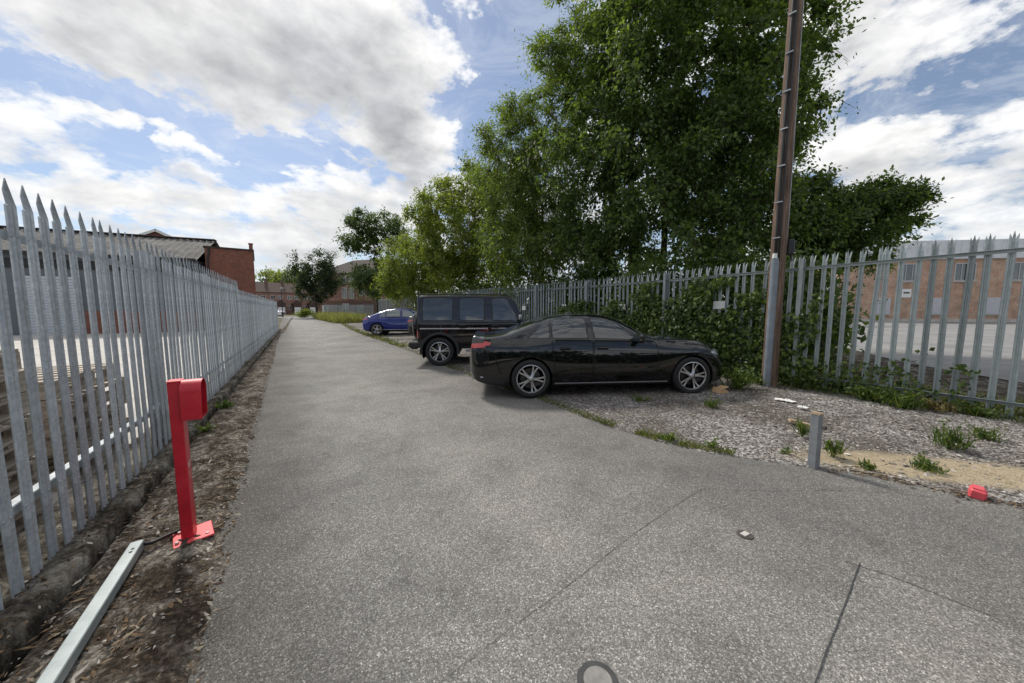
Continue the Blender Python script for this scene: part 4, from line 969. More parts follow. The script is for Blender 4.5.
def tree(name, label, base, trunk_h, trunk_r, blobs, clumps, per, ll, mat, droop=.3, group=None, clump_r=.6, stems=1, lean=(0,0), zmin=1.8, aspect=.5, bark='bark', seedlimb=True):
    base = Vector(base); r = empty(name, base, 0, label, 'tree', group)
    vol = np.array([np.prod(b[1]) for b in blobs]); vol = vol/vol.sum(); C = []
    tries = 0
    while len(C) < clumps and tries < clumps*30:
        tries += 1; b = blobs[rng.choice(len(blobs), p=vol)]
        d = unit(rng.normal(size=3)); rad = rng.random()**.42; p = b[0]+b[1]*d*rad
        if p[2] < zmin: continue
        if C and np.min(np.linalg.norm(np.array(C)-p, axis=1)) < clump_r*.42: continue
        C.append(p)
    C = np.array(C)
    # limbs: clumps join the nearest wood already grown, nearest the trunk first
    nodes = []; mb = MB(); sb = []
    for sidx in range(stems):
        off = Vector((random.uniform(-1,1), random.uniform(-.6,.6), 0))*(.45 if stems > 1 else 0); tp = Vector((lean[0], lean[1], trunk_h))+off*3
        pts = []
        for i in range(9):
            t = i/8; p = base+off+(tp-off)*t+Vector((math.sin(t*5+sidx)*.12, math.cos(t*4+sidx*2)*.12, -.15 if i == 0 else 0))*(1 if i else 1)
            pts.append(p); nodes.append((p, trunk_r*(1-.8*t)/(1 if stems == 1 else 1.5)))
        mb.tube(pts, [trunk_r*(1-.8*i/8)*(1.35 if i == 0 else 1)/(1 if stems == 1 else 1.5) for i in range(9)], 9)
    order = np.argsort(np.linalg.norm((C-np.array(base))[:, :2], axis=1)+.2*np.abs(C[:,2]-trunk_h)); NP = [np.array(n[0]) for n in nodes]; NR = [n[1] for n in nodes]
    for ci in order:
        c = C[ci]; A = np.array(NP); d = np.linalg.norm(A-c, axis=1)+np.maximum(0, A[:,2]-c[2]+.3)*1.5; k = int(np.argmin(d)); a = A[k]
        if np.linalg.norm(c-a) < .05: continue
        r0 = min(NR[k]*.75, .012+.022*np.linalg.norm(c-a)); m = (a+c)/2+np.array((0,0,-.10*np.linalg.norm(c-a)))+rng.normal(0,.05,3)*np.linalg.norm(c-a)
        pts = [a, a*.44+m*.5+c*.06, m*.75+a*.06+c*.19, m*.25+c*.75, c]; rr = [r0, r0*.85, r0*.65, r0*.45, r0*.25]
        mb.tube(pts, rr, 5, cap=False)
        for q, w in zip(pts[1:], rr[1:]): NP.append(np.array(q)); NR.append(max(w, .008))
    ntw = 11; pl = per//ntw; n = len(C)
    TD = rnd_dirs(n*ntw).reshape(n,ntw,3); cen = np.average([b[0] for b in blobs], axis=0, weights=vol); outw = unit(C-cen)
    TD = unit(TD+outw[:,None]*.75+np.array((0,0,.12))); TL = clump_r*(.45+1.0*rng.random((n,ntw)))
    if base.y < 30:       # fine twigs carrying the sprays
        for ci in range(n):
            for k in range(ntw):
                a = C[ci]; L_ = TL[ci,k]; b2 = a+TD[ci,k]*L_*.5; b3 = a+TD[ci,k]*L_*.98; b2[2] -= droop*(.5*L_)**2/clump_r*.55; b3[2] -= droop*(L_)**2/clump_r*.55
                mb.tube([a, b2, b3], [.011,.007,.003], 3, cap=False)
    mb.v = [(x-base.x, y-base.y, z-base.z) for x, y, z in mb.v]; mb.build('trunk', M[bark], r, True)
    # sprays of leaves on twigs round each clump
    t = rng.random((n,ntw,pl))**.75; Pp = C[:,None,None,:]+TD[:,:,None,:]*(t*TL[:,:,None])[...,None]
    Pp = Pp+rng.normal(0, clump_r*.14, Pp.shape); Pp[...,2] -= droop*(t*TL[:,:,None])**2/clump_r*.55
    dirs = unit(TD[:,:,None,:]*.7+rng.normal(0,.65,Pp.shape)); dirs[...,2] -= droop*.9; dirs = unit(dirs)
    Nn = unit(rng.normal(0,.55,Pp.shape)+np.array((0,0,1.0))+outw[:,None,None,:]*.5)
    P2 = Pp.reshape(-1,3); ok = P2[:,2] > .35; sz = ll*(.6+.7*rng.random(len(P2)))
    sz *= (1.12-.45*t.reshape(-1))
    leaves('crown', (P2-np.array(base))[ok], dirs.reshape(-1,3)[ok], Nn.reshape(-1,3)[ok], sz[ok], sz[ok]*aspect*(.8+.4*rng.random(ok.sum())), M[mat], r)
    return r
if DO_TREES:
    tree('sycamore_tree', 'tallest dark green tree, broad and dense, behind the fence and the utility pole', (5.4,13.6,.1), 8.5, .26,
        [blob(698,60,13,100,115,3.0), blob(640,150,12.8,95,95,2.6), blob(735,150,13,72,105,2.4), blob(700,225,12,115,48,2.0), blob(635,55,13.5,48,75,2.0), blob(705,-70,13.5,95,80,2.6), blob(775,50,13.5,36,95,1.6), blob(620,235,12.5,60,45,1.6), blob(770,225,11.6,60,40,1.3)],
        610, 231, .18, 'leaf_dark', .55, clump_r=.78, stems=4, aspect=.55)
    tree('ash_tree', 'mid green feathery tree just left of the tallest dark tree', (1.2,16.6,.1), 7.5, .18,
        [blob(565,120,15.5,52,75,2.0), blob(525,185,16,50,70,2.0), blob(578,50,15,34,45,1.5), blob(555,240,15,70,42,1.8), blob(510,140,16,26,40,1.2)],
        310, 231, .17, 'leaf_ash', .75, clump_r=.75, stems=2, aspect=.33)
    tree('maple_tree', 'yellow green tree with light leaves, between the feathery tree and the far trees', (-2.6,21.5,.1), 6.5, .17,
        [blob(478,205,20,36,52,1.9), blob(440,232,22,36,44,2.0), blob(505,225,19,34,50,1.6), blob(470,262,21,52,28,1.8)],
        240, 198, .17, 'leaf_light', .4, clump_r=.75, aspect=.6)
    tree('maple_tree', 'low bright green tree overhanging the fence at the far end of the parking strip', (-8.0,28.5,.1), 4.8, .15,
        [blob(418,258,26,30,32,1.8), blob(400,272,28,22,24,1.6), blob(440,272,26,30,22,1.6)], 150, 176, .19, 'leaf_light', .5, clump_r=.8, aspect=.55)
    tree('lime_tree', 'tall open-crowned dark tree standing before the three-storey flats', (-18.6,48,0), 9.5, .28,
        [blob(371,232,48,26,22,2.6), blob(395,245,48,15,28,2.0), blob(352,242,48,12,14,1.5), blob(376,278,46,24,20,2.6), blob(392,285,46,14,16,2.0)], 130, 165, .34, 'leaf_far', .3, clump_r=1.15, aspect=.6)
    tree('cherry_tree', 'small dark windblown tree at the end of the lane beside the houses', (-33.4,59,0), 5.5, .25,
        [blob(315,282,60,22,17,3.0), blob(303,265,60,10,14,1.8), blob(322,265,60,12,12,1.8), blob(330,280,60,12,14,2.0), blob(296,280,60,10,9,1.6)], 100, 154, .38, 'leaf_purple', .1, clump_r=1.2, aspect=.5)
    tree('sycamore_tree', 'low dark tree with one long limb reaching right over the fence', (10.2,12.6,.1), 3.6, .16,
        [blob(822,222,12,46,34,1.6), blob(868,210,11.5,36,22,1.2), blob(904,197,11.2,24,8,.7), blob(930,186,11,18,4,.4), blob(950,176,10.8,12,3,.3), blob(848,250,12,34,12,1.2), blob(885,222,11.4,30,9,.8)], 165, 165, .15, 'leaf_dark', .4, clump_r=.5, stems=2, aspect=.55)
    for (px, py, Y, rx_, ry_, nm) in ((272,281,130,16,9,'rounded far tree behind the terraced houses, nearest the brick block'), (292,279,125,14,8,'far tree behind the terraced houses, left of the small dark tree')):
        c = At(px, 309, Y); tree('far_tree', nm, (c.x, Y, 0), 6, .3, [blob(px,py,Y,rx_,ry_,5), blob(px-5,py+9,Y,rx_,ry_,5)], 45, 90, .8, 'leaf_light', .1, clump_r=2.4, aspect=.7)
def shrub(name, label, c, rad, n, ll, mat, group=None, cat='shrub', stalks=12, aspect=.55, zmin=.05):
    c = Vector(c); r = empty(name, (c.x, c.y, max(0, c.z-rad[2])), 0, label, cat, group); b = np.array((c.x, c.y, max(0, c.z-rad[2])))
    k = max(8, n//45); C = np.array(c)+np.array(rad)*unit(rng.normal(size=(k,3)))*(rng.random((k,1))**.4)
    C[:,2] = np.maximum(C[:,2], b[2]+zmin); mb = MB()
    for i in range(min(stalks, k)): q = C[i]-b; mb.tube([(q[0]*.3+random.gauss(0,.04), q[1]*.3, -.02), tuple(q*.55+np.array((0,0,.05))), tuple(q)], [.010,.007,.003], 5)
    mb.build('stem', M['bark'], r)
    i = rng.integers(0, k, n); P = C[i]+rng.normal(0, .22, (n,3))*np.array(rad)*.9; P[:,2] = np.maximum(P[:,2], b[2]+.01)
    sz = ll*(.55+.8*rng.random(n)); leaves('foliage', P-b, unit(rng.normal(0,.8,(n,3))+np.array((0,-.15,-.15))), unit(rng.normal(0,.6,(n,3))+np.array((-.35,-.5,.7))), sz, sz*aspect, M[mat], r); return r
def climber(label, s0, s1, z0, z1, n, thick, ll=.075, mat='leaf_ivy', name='ivy_plant', bias=1.0, gaps=.5):
    """leaves growing through the right fence between distances s0 and s1 along it"""
    p0, d = Rat((s0+s1)/2); nr = np.array((d.y, -d.x, 0)); dd = np.array((d.x, d.y, 0)); b = np.array((p0.x, p0.y, .1))
    r = empty(name, b, 0, label, 'climbing plant', 'climbers growing through the right fence')
    u = rng.uniform(-.5, .5, n*3)*(s1-s0); z = z0+(z1-z0)*rng.random(n*3)**bias
    m = np.array([fbm(a*1.5+s0, c*1.7, 3)+.45*fbm(a*5, c*5, 9)+(.45-.8*((c-z0)/(z1-z0))**1.5)-.9*max(0,abs(a)/((s1-s0)/2)-.7) for a, c in zip(u, z)])
    ok = np.where(m > -.22)[0][:n]; u, z = u[ok], z[ok]; n = len(u); off = rng.normal(-.02, thick, n)
    P = b+dd*u[:,None]+nr*off[:,None]; P[:,2] = z; sz = ll*(.6+.8*rng.random(n))
    leaves('foliage', P-b, unit(rng.normal(0,.6,(n,3))+np.array((0,0,-.7))), unit(rng.normal(0,.45,(n,3))-nr+np.array((0,0,.35))), sz, sz*.8, M[mat], r)
    mb = MB()
    for k in range(14):
        a = random.uniform(-.5,.5)*(s1-s0); pts = [tuple(dd*(a+.25*math.sin(i*.8+k))+nr*.06+np.array((0,0,z0-.1+(z1-z0)*.8*i/6))) for i in range(7)]; mb.tube(pts, [.012-.0015*i for i in range(7)], 5)
    mb.build('stem', M['bark'], r); return r
if DO_TREES:
    climber('dense ivy covering the fence right behind the saloon bonnet', 10.4, 13.2, .1, 2.25, 9000, .13, .085)
    climber('ivy covering the lower fence above the saloon windscreen', 13.0, 16.2, .2, 1.85, 7500, .12, .085)
    climber('thin low ivy on the fence above the saloon roof', 15.9, 18.6, .2, 1.15, 3200, .10)
    climber('straggling bramble growing up the fence just left of the utility pole', 9.0, 10.6, .1, 1.9, 3600, .12, .075)
    climber('low bramble on the fence just right of the utility pole', 7.3, 9.2, .05, .95, 650, .10, .065)
    # undergrowth behind the right fence
    for (x, y, z, a, b_, c_, n, mt, lab) in ((6.7,10.4,1.6,1.1,.8,1.6,2600,'leaf_dark','dark bush behind the fence just left of the utility pole'), (6.9,8.4,1.3,1.0,.8,1.3,2600,'leaf_dark','dark bush behind the fence by the utility pole'), (4.6,10.6,1.5,1.4,.9,1.5,3600,'leaf_dark','dark bush behind the ivy-covered fence, under the tallest tree'),
        (3.0,13.0,1.5,1.3,.9,1.4,3000,'leaf_dark','shaded bush behind the fence above the saloon roof'), (1.2,16.0,1.5,1.5,.9,1.5,3000,'leaf_ash','green bush behind the fence under the feathery tree'),
        (-1.6,20.0,1.5,1.7,1.0,1.6,3000,'leaf_ash','green bush behind the fence above the off-roader roof'), (-5.4,25.5,1.5,2.0,1.0,1.6,2600,'leaf_light','pale bush behind the fence under the yellow green tree'), (8.2,9.4,.7,.7,.5,.7,550,'leaf_dark','small dark bush behind the fence right of the utility pole'), (8.6,11.2,1.9,.8,.7,1.2,1800,'leaf_dark','taller dark bush under the low long-limbed tree')):
        shrub('bush', lab, (x, y, z), (a*1.1, b_, c_*1.1), int(n*2.6), .16, mt, 'bushes behind the right fence', 'bush')
def blades(P, H, mat, name, spread=.35, parent=None, kind=None, loc=None, w=.008):
    n = len(P); D = unit(rng.normal(0, spread, (n,3))*np.array((1,1,.2))+np.array((0,0,1))); N = unit(rng.normal(size=(n,3))*np.array((1,1,.2)))
    return leaves(name, P, D, N, H, np.full(n, w)*(.6+.8*rng.random(n)), mat, parent, .1, kind, loc)
def weed(px, py, z, h, rad, n, label, leafy=.5, mat='weed', stalk=None, ll=.05):
    p = G(px, py, z); r = empty('weed_plant', p, 0, label, 'weed', 'weeds growing out of the gravel')
    a = rng.uniform(0, 6.28, n); q = rad*rng.random(n)**.7; P = np.stack([q*np.cos(a), q*np.sin(a), np.zeros(n)], 1)
    nb = int(n*(1-leafy)); 
    if nb > 2: blades(P[:nb]*.6, h*(.45+.6*rng.random(nb)), M[mat], 'blade', .45, r, w=.010)
    nl = n-nb
    if nl > 2:
        st = max(5, nl//14); A = rng.uniform(0,6.28,st); LN = rng.random(st)**.6; T = np.stack([np.cos(A)*rad*LN, np.sin(A)*rad*LN, h*(.4+.6*rng.random(st))], 1); mb = MB()
        for k in range(st): mb.tube([(0.1*T[k][0],0.1*T[k][1],-.01), (T[k][0]*.45,T[k][1]*.45,T[k][2]*.6), tuple(T[k])], [.004,.003,.0015], 4, cap=False)
        mb.build('stem', M[mat if not stalk else stalk], r)
        i = rng.integers(0, st, nl); t = (.25+.75*rng.random((nl,1))); PL = T[i]*np.concatenate([t**1.2, t**1.2, t], 1)+rng.normal(0,.012,(nl,3)); PL[:,2] = np.maximum(PL[:,2], .005)
        sz = ll*(.5+.8*rng.random(nl)); leaves('foliage', PL, unit(rng.normal(0,.8,(nl,3))+np.array((0,0,.25))), unit(rng.normal(0,.4,(nl,3))+np.array((0,0,1))), sz, sz*.5, M[mat], r)
    return r
for args in ((667,440,.01,.10,.16,150,'low green weed tuft on the asphalt edge, left of the stump'), (711,407,.05,.18,.16,150,'leafy weed on the gravel just below the cardboard box'), (641,402,.02,.13,.2,110,'thin weed beside the middle of the saloon sill'), (712,447,.02,.08,.10,70,'tiny weed on the gravel edge between the tuft and the stump'),
    (802,436,.05,.24,.08,90,'slim upright pale weed left of the grey stump',.45), (834,456,.03,.22,.14,130,'grey green weed just right of the grey stump',.75), (868,468,.02,.07,.11,100,'flat green weed at the edge of the sandy patch'), (926,470,.02,.09,.2,190,'spreading green weed in the middle of the sandy patch'), (948,448,.05,.30,.22,240,'tall leafy weed at the right end of the gravel',.6), (985,440,.06,.2,.2,150,'leafy weed beyond the tall one at the far right of the gravel',.6), (786,453,.02,.05,.06,40,'smallest weed on the gravel edge just left of the stump')):
    weed(*args)
for k, (px, py, h, w_, n, lab, mt) in enumerate([(738,389,.42,.40,700,'leafy weed clump at the nose of the saloon','weed'), (762,386,.26,.26,320,'weed clump at the foot of the utility pole, left side','weed'), (800,388,.36,.36,520,'weed clump just right of the utility pole foot','weed'), (838,392,.50,.40,650,'taller weed clump along the fence foot, right of the pole','weed'), (872,402,.34,.42,600,'weed clump along the fence foot, above the sandy patch','weed'), (905,410,.30,.36,420,'dark green clump along the fence foot near the right edge','weed'), (940,412,.22,.3,260,'sparse dry clump along the fence foot at the far right','dryweed'), (858,384,.6,.3,170,'tall dry brown weed stalks against the fence','dryweed'), (980,418,.25,.35,300,'low weed clump at the fence foot beyond the dry clump','weed')]):
    weed(px, py, .09, h, w_, n, lab, .85, mt, 'dryweed' if mt == 'dryweed' else None, .065)
for k, (px, py, h, w_, n, lab) in enumerate([(225,408,.10,.16,150,'green weed tuft on the left verge beyond the red post'), (205,432,.07,.12,80,'small weed on the left verge just right of the red hood'), (246,366,.16,.25,160,'weed on the left verge further along the kerb'), (262,345,.25,.35,220,'weedy clump on the left verge near the far fence end'), (271,330,.45,.5,320,'largest leafy clump at the far end of the left fence')]):
    weed(px, py, .03, h, w_, n, lab, .7, 'weed', None, .06)
# wood standing on the far side of the forecourt, behind the viewer: seen mirrored in the car windows and paint
n = 26000; xx = rng.uniform(-45, 60, n); top = np.array([4.6+2.4*fbm(x*.11, 5)+1.0*fbm(x*.5, 2) for x in xx]); zz = top*rng.random(n)**.8; yy = -20+rng.normal(0, 1.6, n)-.1*xx
sz = .35+.45*rng.random(n); leaves('wood', np.stack([xx,yy,zz],1), unit(rng.normal(0,.8,(n,3))+np.array((0,0,-.3))), unit(rng.normal(0,.7,(n,3))+np.array((0,.6,.5))), sz, sz*.7, M['leaf_purple'], None, .2, 'stuff')
# leaf litter and soil washed along the edge of the sandy patch
n = 900; P = []
for _ in range(n):
    jj = 24+24*random.random()**1.3; j = int(jj); P.append((Es[j][0]+random.gauss(.02,.07), Es[j][1]+random.gauss(.0,.06), .008))
P = np.array(P); S = (.006+.016*rng.random((n,1))**2)*np.array([[1.4,.5,.25]]); chips('edge_litter', P, S, M['litter'])
# grass nobody could count: fringe between asphalt and gravel, tall verge at the far end, rough strip behind the right fence
def fringe(j0, j1, n, h, wd, off=.0):
    P = []
    for _ in range(n):
        jj = j0+(j1-j0)*random.random(); j = int(jj); w_ = jj-j; x = Es[j][0]*(1-w_)+Es[j+1][0]*w_; y = Es[j][1]*(1-w_)+Es[j+1][1]*w_
        if fbm(x*2.2, y*2.2, 8) < -.22: continue
        o = abs(random.gauss(0, wd)); P.append((x+o*.8+off, y+o*.6+off, .004))
    P = np.array(P); return P
P = np.concatenate([fringe(56, 82, 2600, 0, .10), fringe(82, 104, 2600, 0, .16)]); blades(P, .02+.05*rng.random(len(P)), M['grass'], 'edge_grass', .7, None, 'stuff', w=.009)
P = fringe(104, 137, 2600, 0, .28); blades(P, .04+.16*rng.random(len(P)), M['grass'], 'verge_grass', .5, None, 'stuff', w=.03)
n = 9000; yy = 37+18*rng.random(n); xx = -.65*yy+5.0+4.2*rng.random(n)-(yy-37)*.05; P = np.stack([xx, yy, np.full(n,.0)], 1); blades(P, .45+.95*rng.random(n)**1.6, M['straw'], 'tall_grass', .35, None, 'stuff', w=.05)
n = 9000; yy = 2+11*rng.random(n)**1.4; xx = rx(yy)+.15+1.5*rng.random(n)**1.6; P = np.stack([xx, yy, np.full(n,.11)], 1); blades(P, .06+.22*rng.random(n)**1.5, M['grass'], 'rough_grass', .55, None, 'stuff', w=.012)
n = 2500; yy = 2.5+9*rng.random(n); xx = rx(yy)-.30*rng.random(n)**1.5-.02; P = np.stack([xx, yy, np.full(n,.095)], 1); blades(P, .04+.13*rng.random(n)**1.5, M['weed'], 'fence_foot_grass', .6, None, 'stuff', w=.012)

# ================================================================ BUILDINGS
def facade_frame(p0, p1): 
    p0 = Vector((p0[0], p0[1], 0)); p1 = Vector((p1[0], p1[1], 0)); d = p1-p0; return p0, d.length, math.atan2(d.y, d.x)
def window(parent, x, z, w, h, y=-.0, m='window', fm='frame', bars=1, name='window'):
    mb = MB(); t = .07
    for dx, dz, sx, sz in ((0,h/2-t/2,w,t),(0,-h/2+t/2,w,t),(-w/2+t/2,0,t,h-2*t),(w/2-t/2,0,t,h-2*t)): mb.box((x+dx, y-.03, z+dz), (sx,.08,sz))
    for k in range(1, bars+1): mb.box((x-w/2+w*k/(bars+1), y-.03, z), (t*.8,.06,h-2*t))
    o = mb.build(name, M[fm], parent); MB().box((x, y-.012, z), (w-.02,.02,h-.02)).build('pane', M[m], o); return o
def roof_slab(mb, L, y0, z0, y1, z1, x0=0, th=.12, mi=0):
    mb.add([(x0,y0,z0),(x0+L,y0,z0),(x0+L,y1,z1),(x0,y1,z1),(x0,y0,z0+th),(x0+L,y0,z0+th),(x0+L,y1,z1+th),(x0,y1,z1+th)], [(3,2,1,0),(4,5,6,7),(0,1,5,4),(1,2,6,5),(2,3,7,6),(3,0,4,7)], mi)
# left: warehouse with corrugated cement roof
p0, L, a_ = facade_frame((-46,11.3), (-20.35,22.75))
wh = empty('warehouse', p0, a_, 'long grey warehouse with a corrugated sheet roof beyond the left fence', 'warehouse')
mb = MB(); mb.box((L/2, 3.4, 2.3), (L, 6.8, 4.7)); mb.build('wall', M['cladding'], wh)
mb = MB(); mb.box((L-2.75, -.03, .68), (5.3, .16, 1.5)); mb.build('brick_base', M['brick_red'], wh)
def corr(L, y0, z0, y1, z1):
    n = int(L/.09); v = []; f = []
    for i in range(n+1):
        x = i*L/n; dz = .035*math.sin(i*math.pi/2*1.0+.4)
        for k in range(4):
            t = k/3; v.append((x, y0+(y1-y0)*t, z0+(z1-z0)*t+dz+(.03 if k in (1,2) else 0)))
    for i in range(n):
        for k in range(3): f.append((i*4+k, (i+1)*4+k, (i+1)*4+k+1, i*4+k+1))
    return MB().add(v, f)
corr(L+.1, -.35, 4.62, 3.4, 6.5).build('roof', M['sheetroof'], wh, True, loc=(-.05,0,0)); corr(L+.1, 7.15, 4.62, 3.4, 6.5).build('roof', M['sheetroof'], wh, True, loc=(-.05,0,0))
mb = MB(); mb.box((L/2,3.4,6.56), (L+.1,.4,.10), bev=.04); mb.build('ridge_cap', M['slate'], wh)
mb = MB(); mb.box((L/2,-.42,4.66), (L,.16,.16)); mb.build('gutter', M['plastic'], wh)
for x_ in (.03, L-.03): MB().box((x_,3.4,5.2), (.02,3.2,1.1), taper=.35).build('gable', M['cladding'], wh)
for xx_ in (L-6.75, L-11.6):
    mb = MB()
    for k in range(20): mb.box((xx_, -.07, .1+k*.17), (2.5,.05,.15))
    mb.build('roller_shutter', M['shutter'], wh)
mb = MB(); mb.box((L/2,-.05,4.1),(L-.1,.05,.5)); mb.build('fascia', M['plastic'], wh)
# brick block at its end
p0, L2, a2 = facade_frame((-20.05,22.95), (-18.0,24.45))
bb = empty('brick_building', p0, a2, 'plain red brick block with a thin parapet at the end of the warehouse', 'building')
mb = MB(); mb.box((L2/2, 3.0, 2.7), (L2, 6, 5.7)); mb.build('wall', M['brick_red'], bb)
mb = MB(); mb.box((L2/2, 3.0, 5.60), (L2+.12, 6.12, .11)); mb.build('coping', M['slate'], bb)
mb = MB(); mb.box((L2-.10, .12, 5.84), (.22,.22,.36)); mb.box((L2-.10,.12,6.05),(.28,.28,.06)); mb.build('corner_pier', M['brick_red'], bb)
mb = MB(); mb.tube([(.12,-.09,.1),(.12,-.09,4.9),(.2,-.09,5.2),(.2,-.02,5.5)], .055, 8); mb.build('downpipe', M['plastic'], bb)
# gabled house behind the warehouse
c = At(157, 240, 44); gh = empty('gabled_house', (c.x, 44, 0), R(30), 'brick house gable with a white bargeboard peeping over the warehouse roof', 'house')
mb = MB(); mb.add([(-3,0,0),(3,0,0),(3,0,9.6),(0,0,11.2),(-3,0,9.6),(-3,8,0),(3,8,0),(3,8,9.6),(0,8,11.2),(-3,8,9.6)], [(0,1,2,3,4),(9,8,7,6,5),(1,6,7,2),(5,0,4,9)]); mb.build('wall', M['brick_red'], gh)
mb = MB()
for s_ in (-1,1): mb.add([(0,-.3,11.32),(0,8.3,11.32),(s_*3.5,8.3,9.45),(s_*3.5,-.3,9.45),(0,-.3,11.44),(0,8.3,11.44),(s_*3.5,8.3,9.57),(s_*3.5,-.3,9.57)], [(0,1,2,3),(4,5,6,7),(0,3,7,4),(1,2,6,5),(3,2,6,7)])
mb.build('roof', M['slate'], gh)
for s_ in (-1,1): 
    mb = MB(); mb.box((s_*1.75,-.34,10.33), (3.95,.05,.28), ry=R(28)*s_); mb.build('bargeboard', M['frame'], gh)
# far terraced houses across the street
def terrace(px0, px1, Y0, Y1, n, ez, rz_, label, wallm, first):
    P0 = At(px0, 309, Y0); P1 = At(px1, 309, Y1); p0, L, a = facade_frame((P0.x, Y0), (P1.x, Y1)); w = L/n
    for k in range(n):
        q = p0+Vector((math.cos(a), math.sin(a), 0))*w*k; h = empty('terraced_house', q, a, label[k], 'house', 'terraced houses across the far street')
        mb = MB(); mb.box((w/2,3.5,ez/2), (w-.02,7,ez)); mb.build('wall', M[wallm], h)
        mb = MB(); mb.add([(0.01,-.4,ez-.1),(w-.01,-.4,ez-.1),(w-.01,3.5,rz_),(.01,3.5,rz_),(.01,7.4,ez-.1),(w-.01,7.4,ez-.1)], [(0,1,2,3),(3,2,5,4),(0,3,4),(1,5,2)]); mb.build('roof', M['tile'], h)
        MB().box((.5,3.5,rz_+.3), (.7,.7,1.3)).build('chimney', M['brick_brown'], h)
        window(h, w*.3, ez*.76, 1.2, 1.1); window(h, w*.72, ez*.76, 1.1, 1.0); window(h, w*.25, ez*.30, 1.3, 1.3)
        mb = MB(); x = w*.68; mb.add([(x-1.3,-1.6,ez*.46),(x+1.3,-1.6,ez*.46),(x,-1.6,ez*.64),(x-1.3,0,ez*.46),(x+1.3,0,ez*.46),(x,0,ez*.64)], [(0,1,2),(0,2,5,3),(1,4,5,2),(0,3,4,1)]); mb.box((x,-.8,ez*.23),(2.0,1.5,ez*.46)); mb.build('porch', M['tile'], h)
        mb = MB(); mb.box((x,-1.58,1.05), (1.7,.08,2.0)); mb.build('garage_door', M['frame'], h)
terrace(232, 330, 92, 110, 6, 6.4, 9.3, ['terraced house hidden furthest left behind the brick block','terraced house just appearing right of the brick block','terraced house above the white parked car','terraced house behind the street lamp','terraced house half hidden by the small dark tree','terraced house at the right end, behind the trunk of the small dark tree'], 'brick_pink', 0)
# flats
P0 = At(318, 309, 70); P1 = At(384, 309, 66); p0, L, a = facade_frame((P0.x, 70), (P1.x, 64.5))
fl = empty('flats', p0, a, 'three-storey red brick flats with a hipped brown roof behind the tall dark tree', 'flats')
mb = MB(); mb.box((L/2,5,1.6), (L,10,3.2)); mb.build('ground_storey', M['brick_brown'], fl)
mb = MB(); mb.box((L/2,5,4.6), (L,10,2.8)); mb.build('middle_storey', M['brick_pink'], fl)
mb = MB(); mb.box((L/2,5,7.25), (L,10,2.5)); mb.build('upper_storey', M['brick_brown'], fl)
mb = MB(); e_ = .5; mb.add([(-e_,-e_,8.45),(L+e_,-e_,8.45),(L+e_,10+e_,8.45),(-e_,10+e_,8.45),(4.6,5,11.6),(L-4.6,5,11.6)], [(0,1,5,4),(1,2,5),(2,3,4,5),(3,0,4),(3,2,1,0)]); mb.build('roof', M['slate'], fl)
for x in (2.2, 7.2, 8.9, 11.5): 
    window(fl, x, 7.2, 1.1, 1.5)
    window(fl, x, 4.6, 1.2, 2.1 if 6 < x < 10 else 1.2)
window(fl, 7.3, 1.7, 1.6, 1.8); window(fl, 11, 1.7, 1.4, 1.2); window(fl, 2.4, 1.7, 1.4, 1.2)
# palisade fence across the end and a low brick wall
def simple_far_fence(p0, p1, H, label):
    p0 = Vector(p0); p1 = Vector(p1); d = p1-p0; L = d.length; r = empty('palisade_fence', p0, math.atan2(d.y,d.x), label, 'fence')
    n = int(L/.16); base = MB()
    for k in range(min(n,100)): MB().box((.08+k*.16, 0, H/2), (.07,.02,H)).build('pale', M['galv2'], r)
    for z in (.3, H-.3): MB().box((L/2,.03,z), (L,.04,.05)).build('rail', M['galv2'], r)
    for k in range(int(L/2.75)+1): MB().box((min(k*2.75, L),.08,H/2), (.06,.1,H)).build('post', M['galv2'], r)
A = At(325, 309, 52); B = At(374, 309, 46); simple_far_fence((A.x, 52, 0), (B.x, 46, 0), 2.15, 'distant grey palisade fence in front of the flats, above the tall grass')
mb = MB(); mb.box((0,0,1.0), (.14,.14,2.0)); mb.box((0,0,2.04), (.18,.18,.08)); q = At(323, 309, 52.5); tag(mb.build('gate_post', M['frame'], loc=(q.x, 52.5, 0)), 'white gate post at the left end of the distant fence', 'post')
q = At(368, 309, 44); mb = MB(); mb.box((0,0,.35), (3.4,.24,.7)); mb.box((0,0,.73), (3.5,.3,.06)); tag(mb.build('brick_wall', M['brick_brown'], loc=(q.x, 44, 0), rot=(0,0,R(-20))), 'low dark brick wall between the tall grass and the far trees', 'wall')
# white car across the street, street lamp, hedge
wht = dict(blu); wht.update(mat=M['paint_white'], dx=.05, handle_mat=M['paint_white'], side_windows=[(.92,1.35,1.22,1.35,'glass'),(1.4,2.2,1.4,2.18,'glass'),(2.3,3.3,2.28,2.85,'glass')], screens=[('rear_window',.3,1.1,6.15,M['glass']),('windscreen',2.8,3.6,6.15,M['glass'])])
q = At(293, 309, 68); vehicle('parked_car', 'small white car parked across the far street', 'car', wht, Vector((q.x-2.3, 68.5, .02)), R(186))
bpy.context.view_layer.update()
q = At(282.5, 309, 64); r = empty('street_lamp', (q.x, 64, 0), 0, 'dark street lamp with a pale head by the far houses', 'street lamp')
mb = MB(); mb.tube([(0,0,0),(0,0,1.2),(0,0,5.3)], [.09,.07,.05], 8); mb.build('column', M['plastic'], r); mb = MB(); mb.box((.12,0,5.36), (.6,.28,.16), bev=.05); mb.build('lantern', M['shutter'], r)
q = At(305, 309, 62); shrub('hedge', 'clipped bright green hedge at the far kerb', (q.x, 62, .75), (1.6,.6,.75), 1800, .22, 'leaf_light', None, 'hedge')
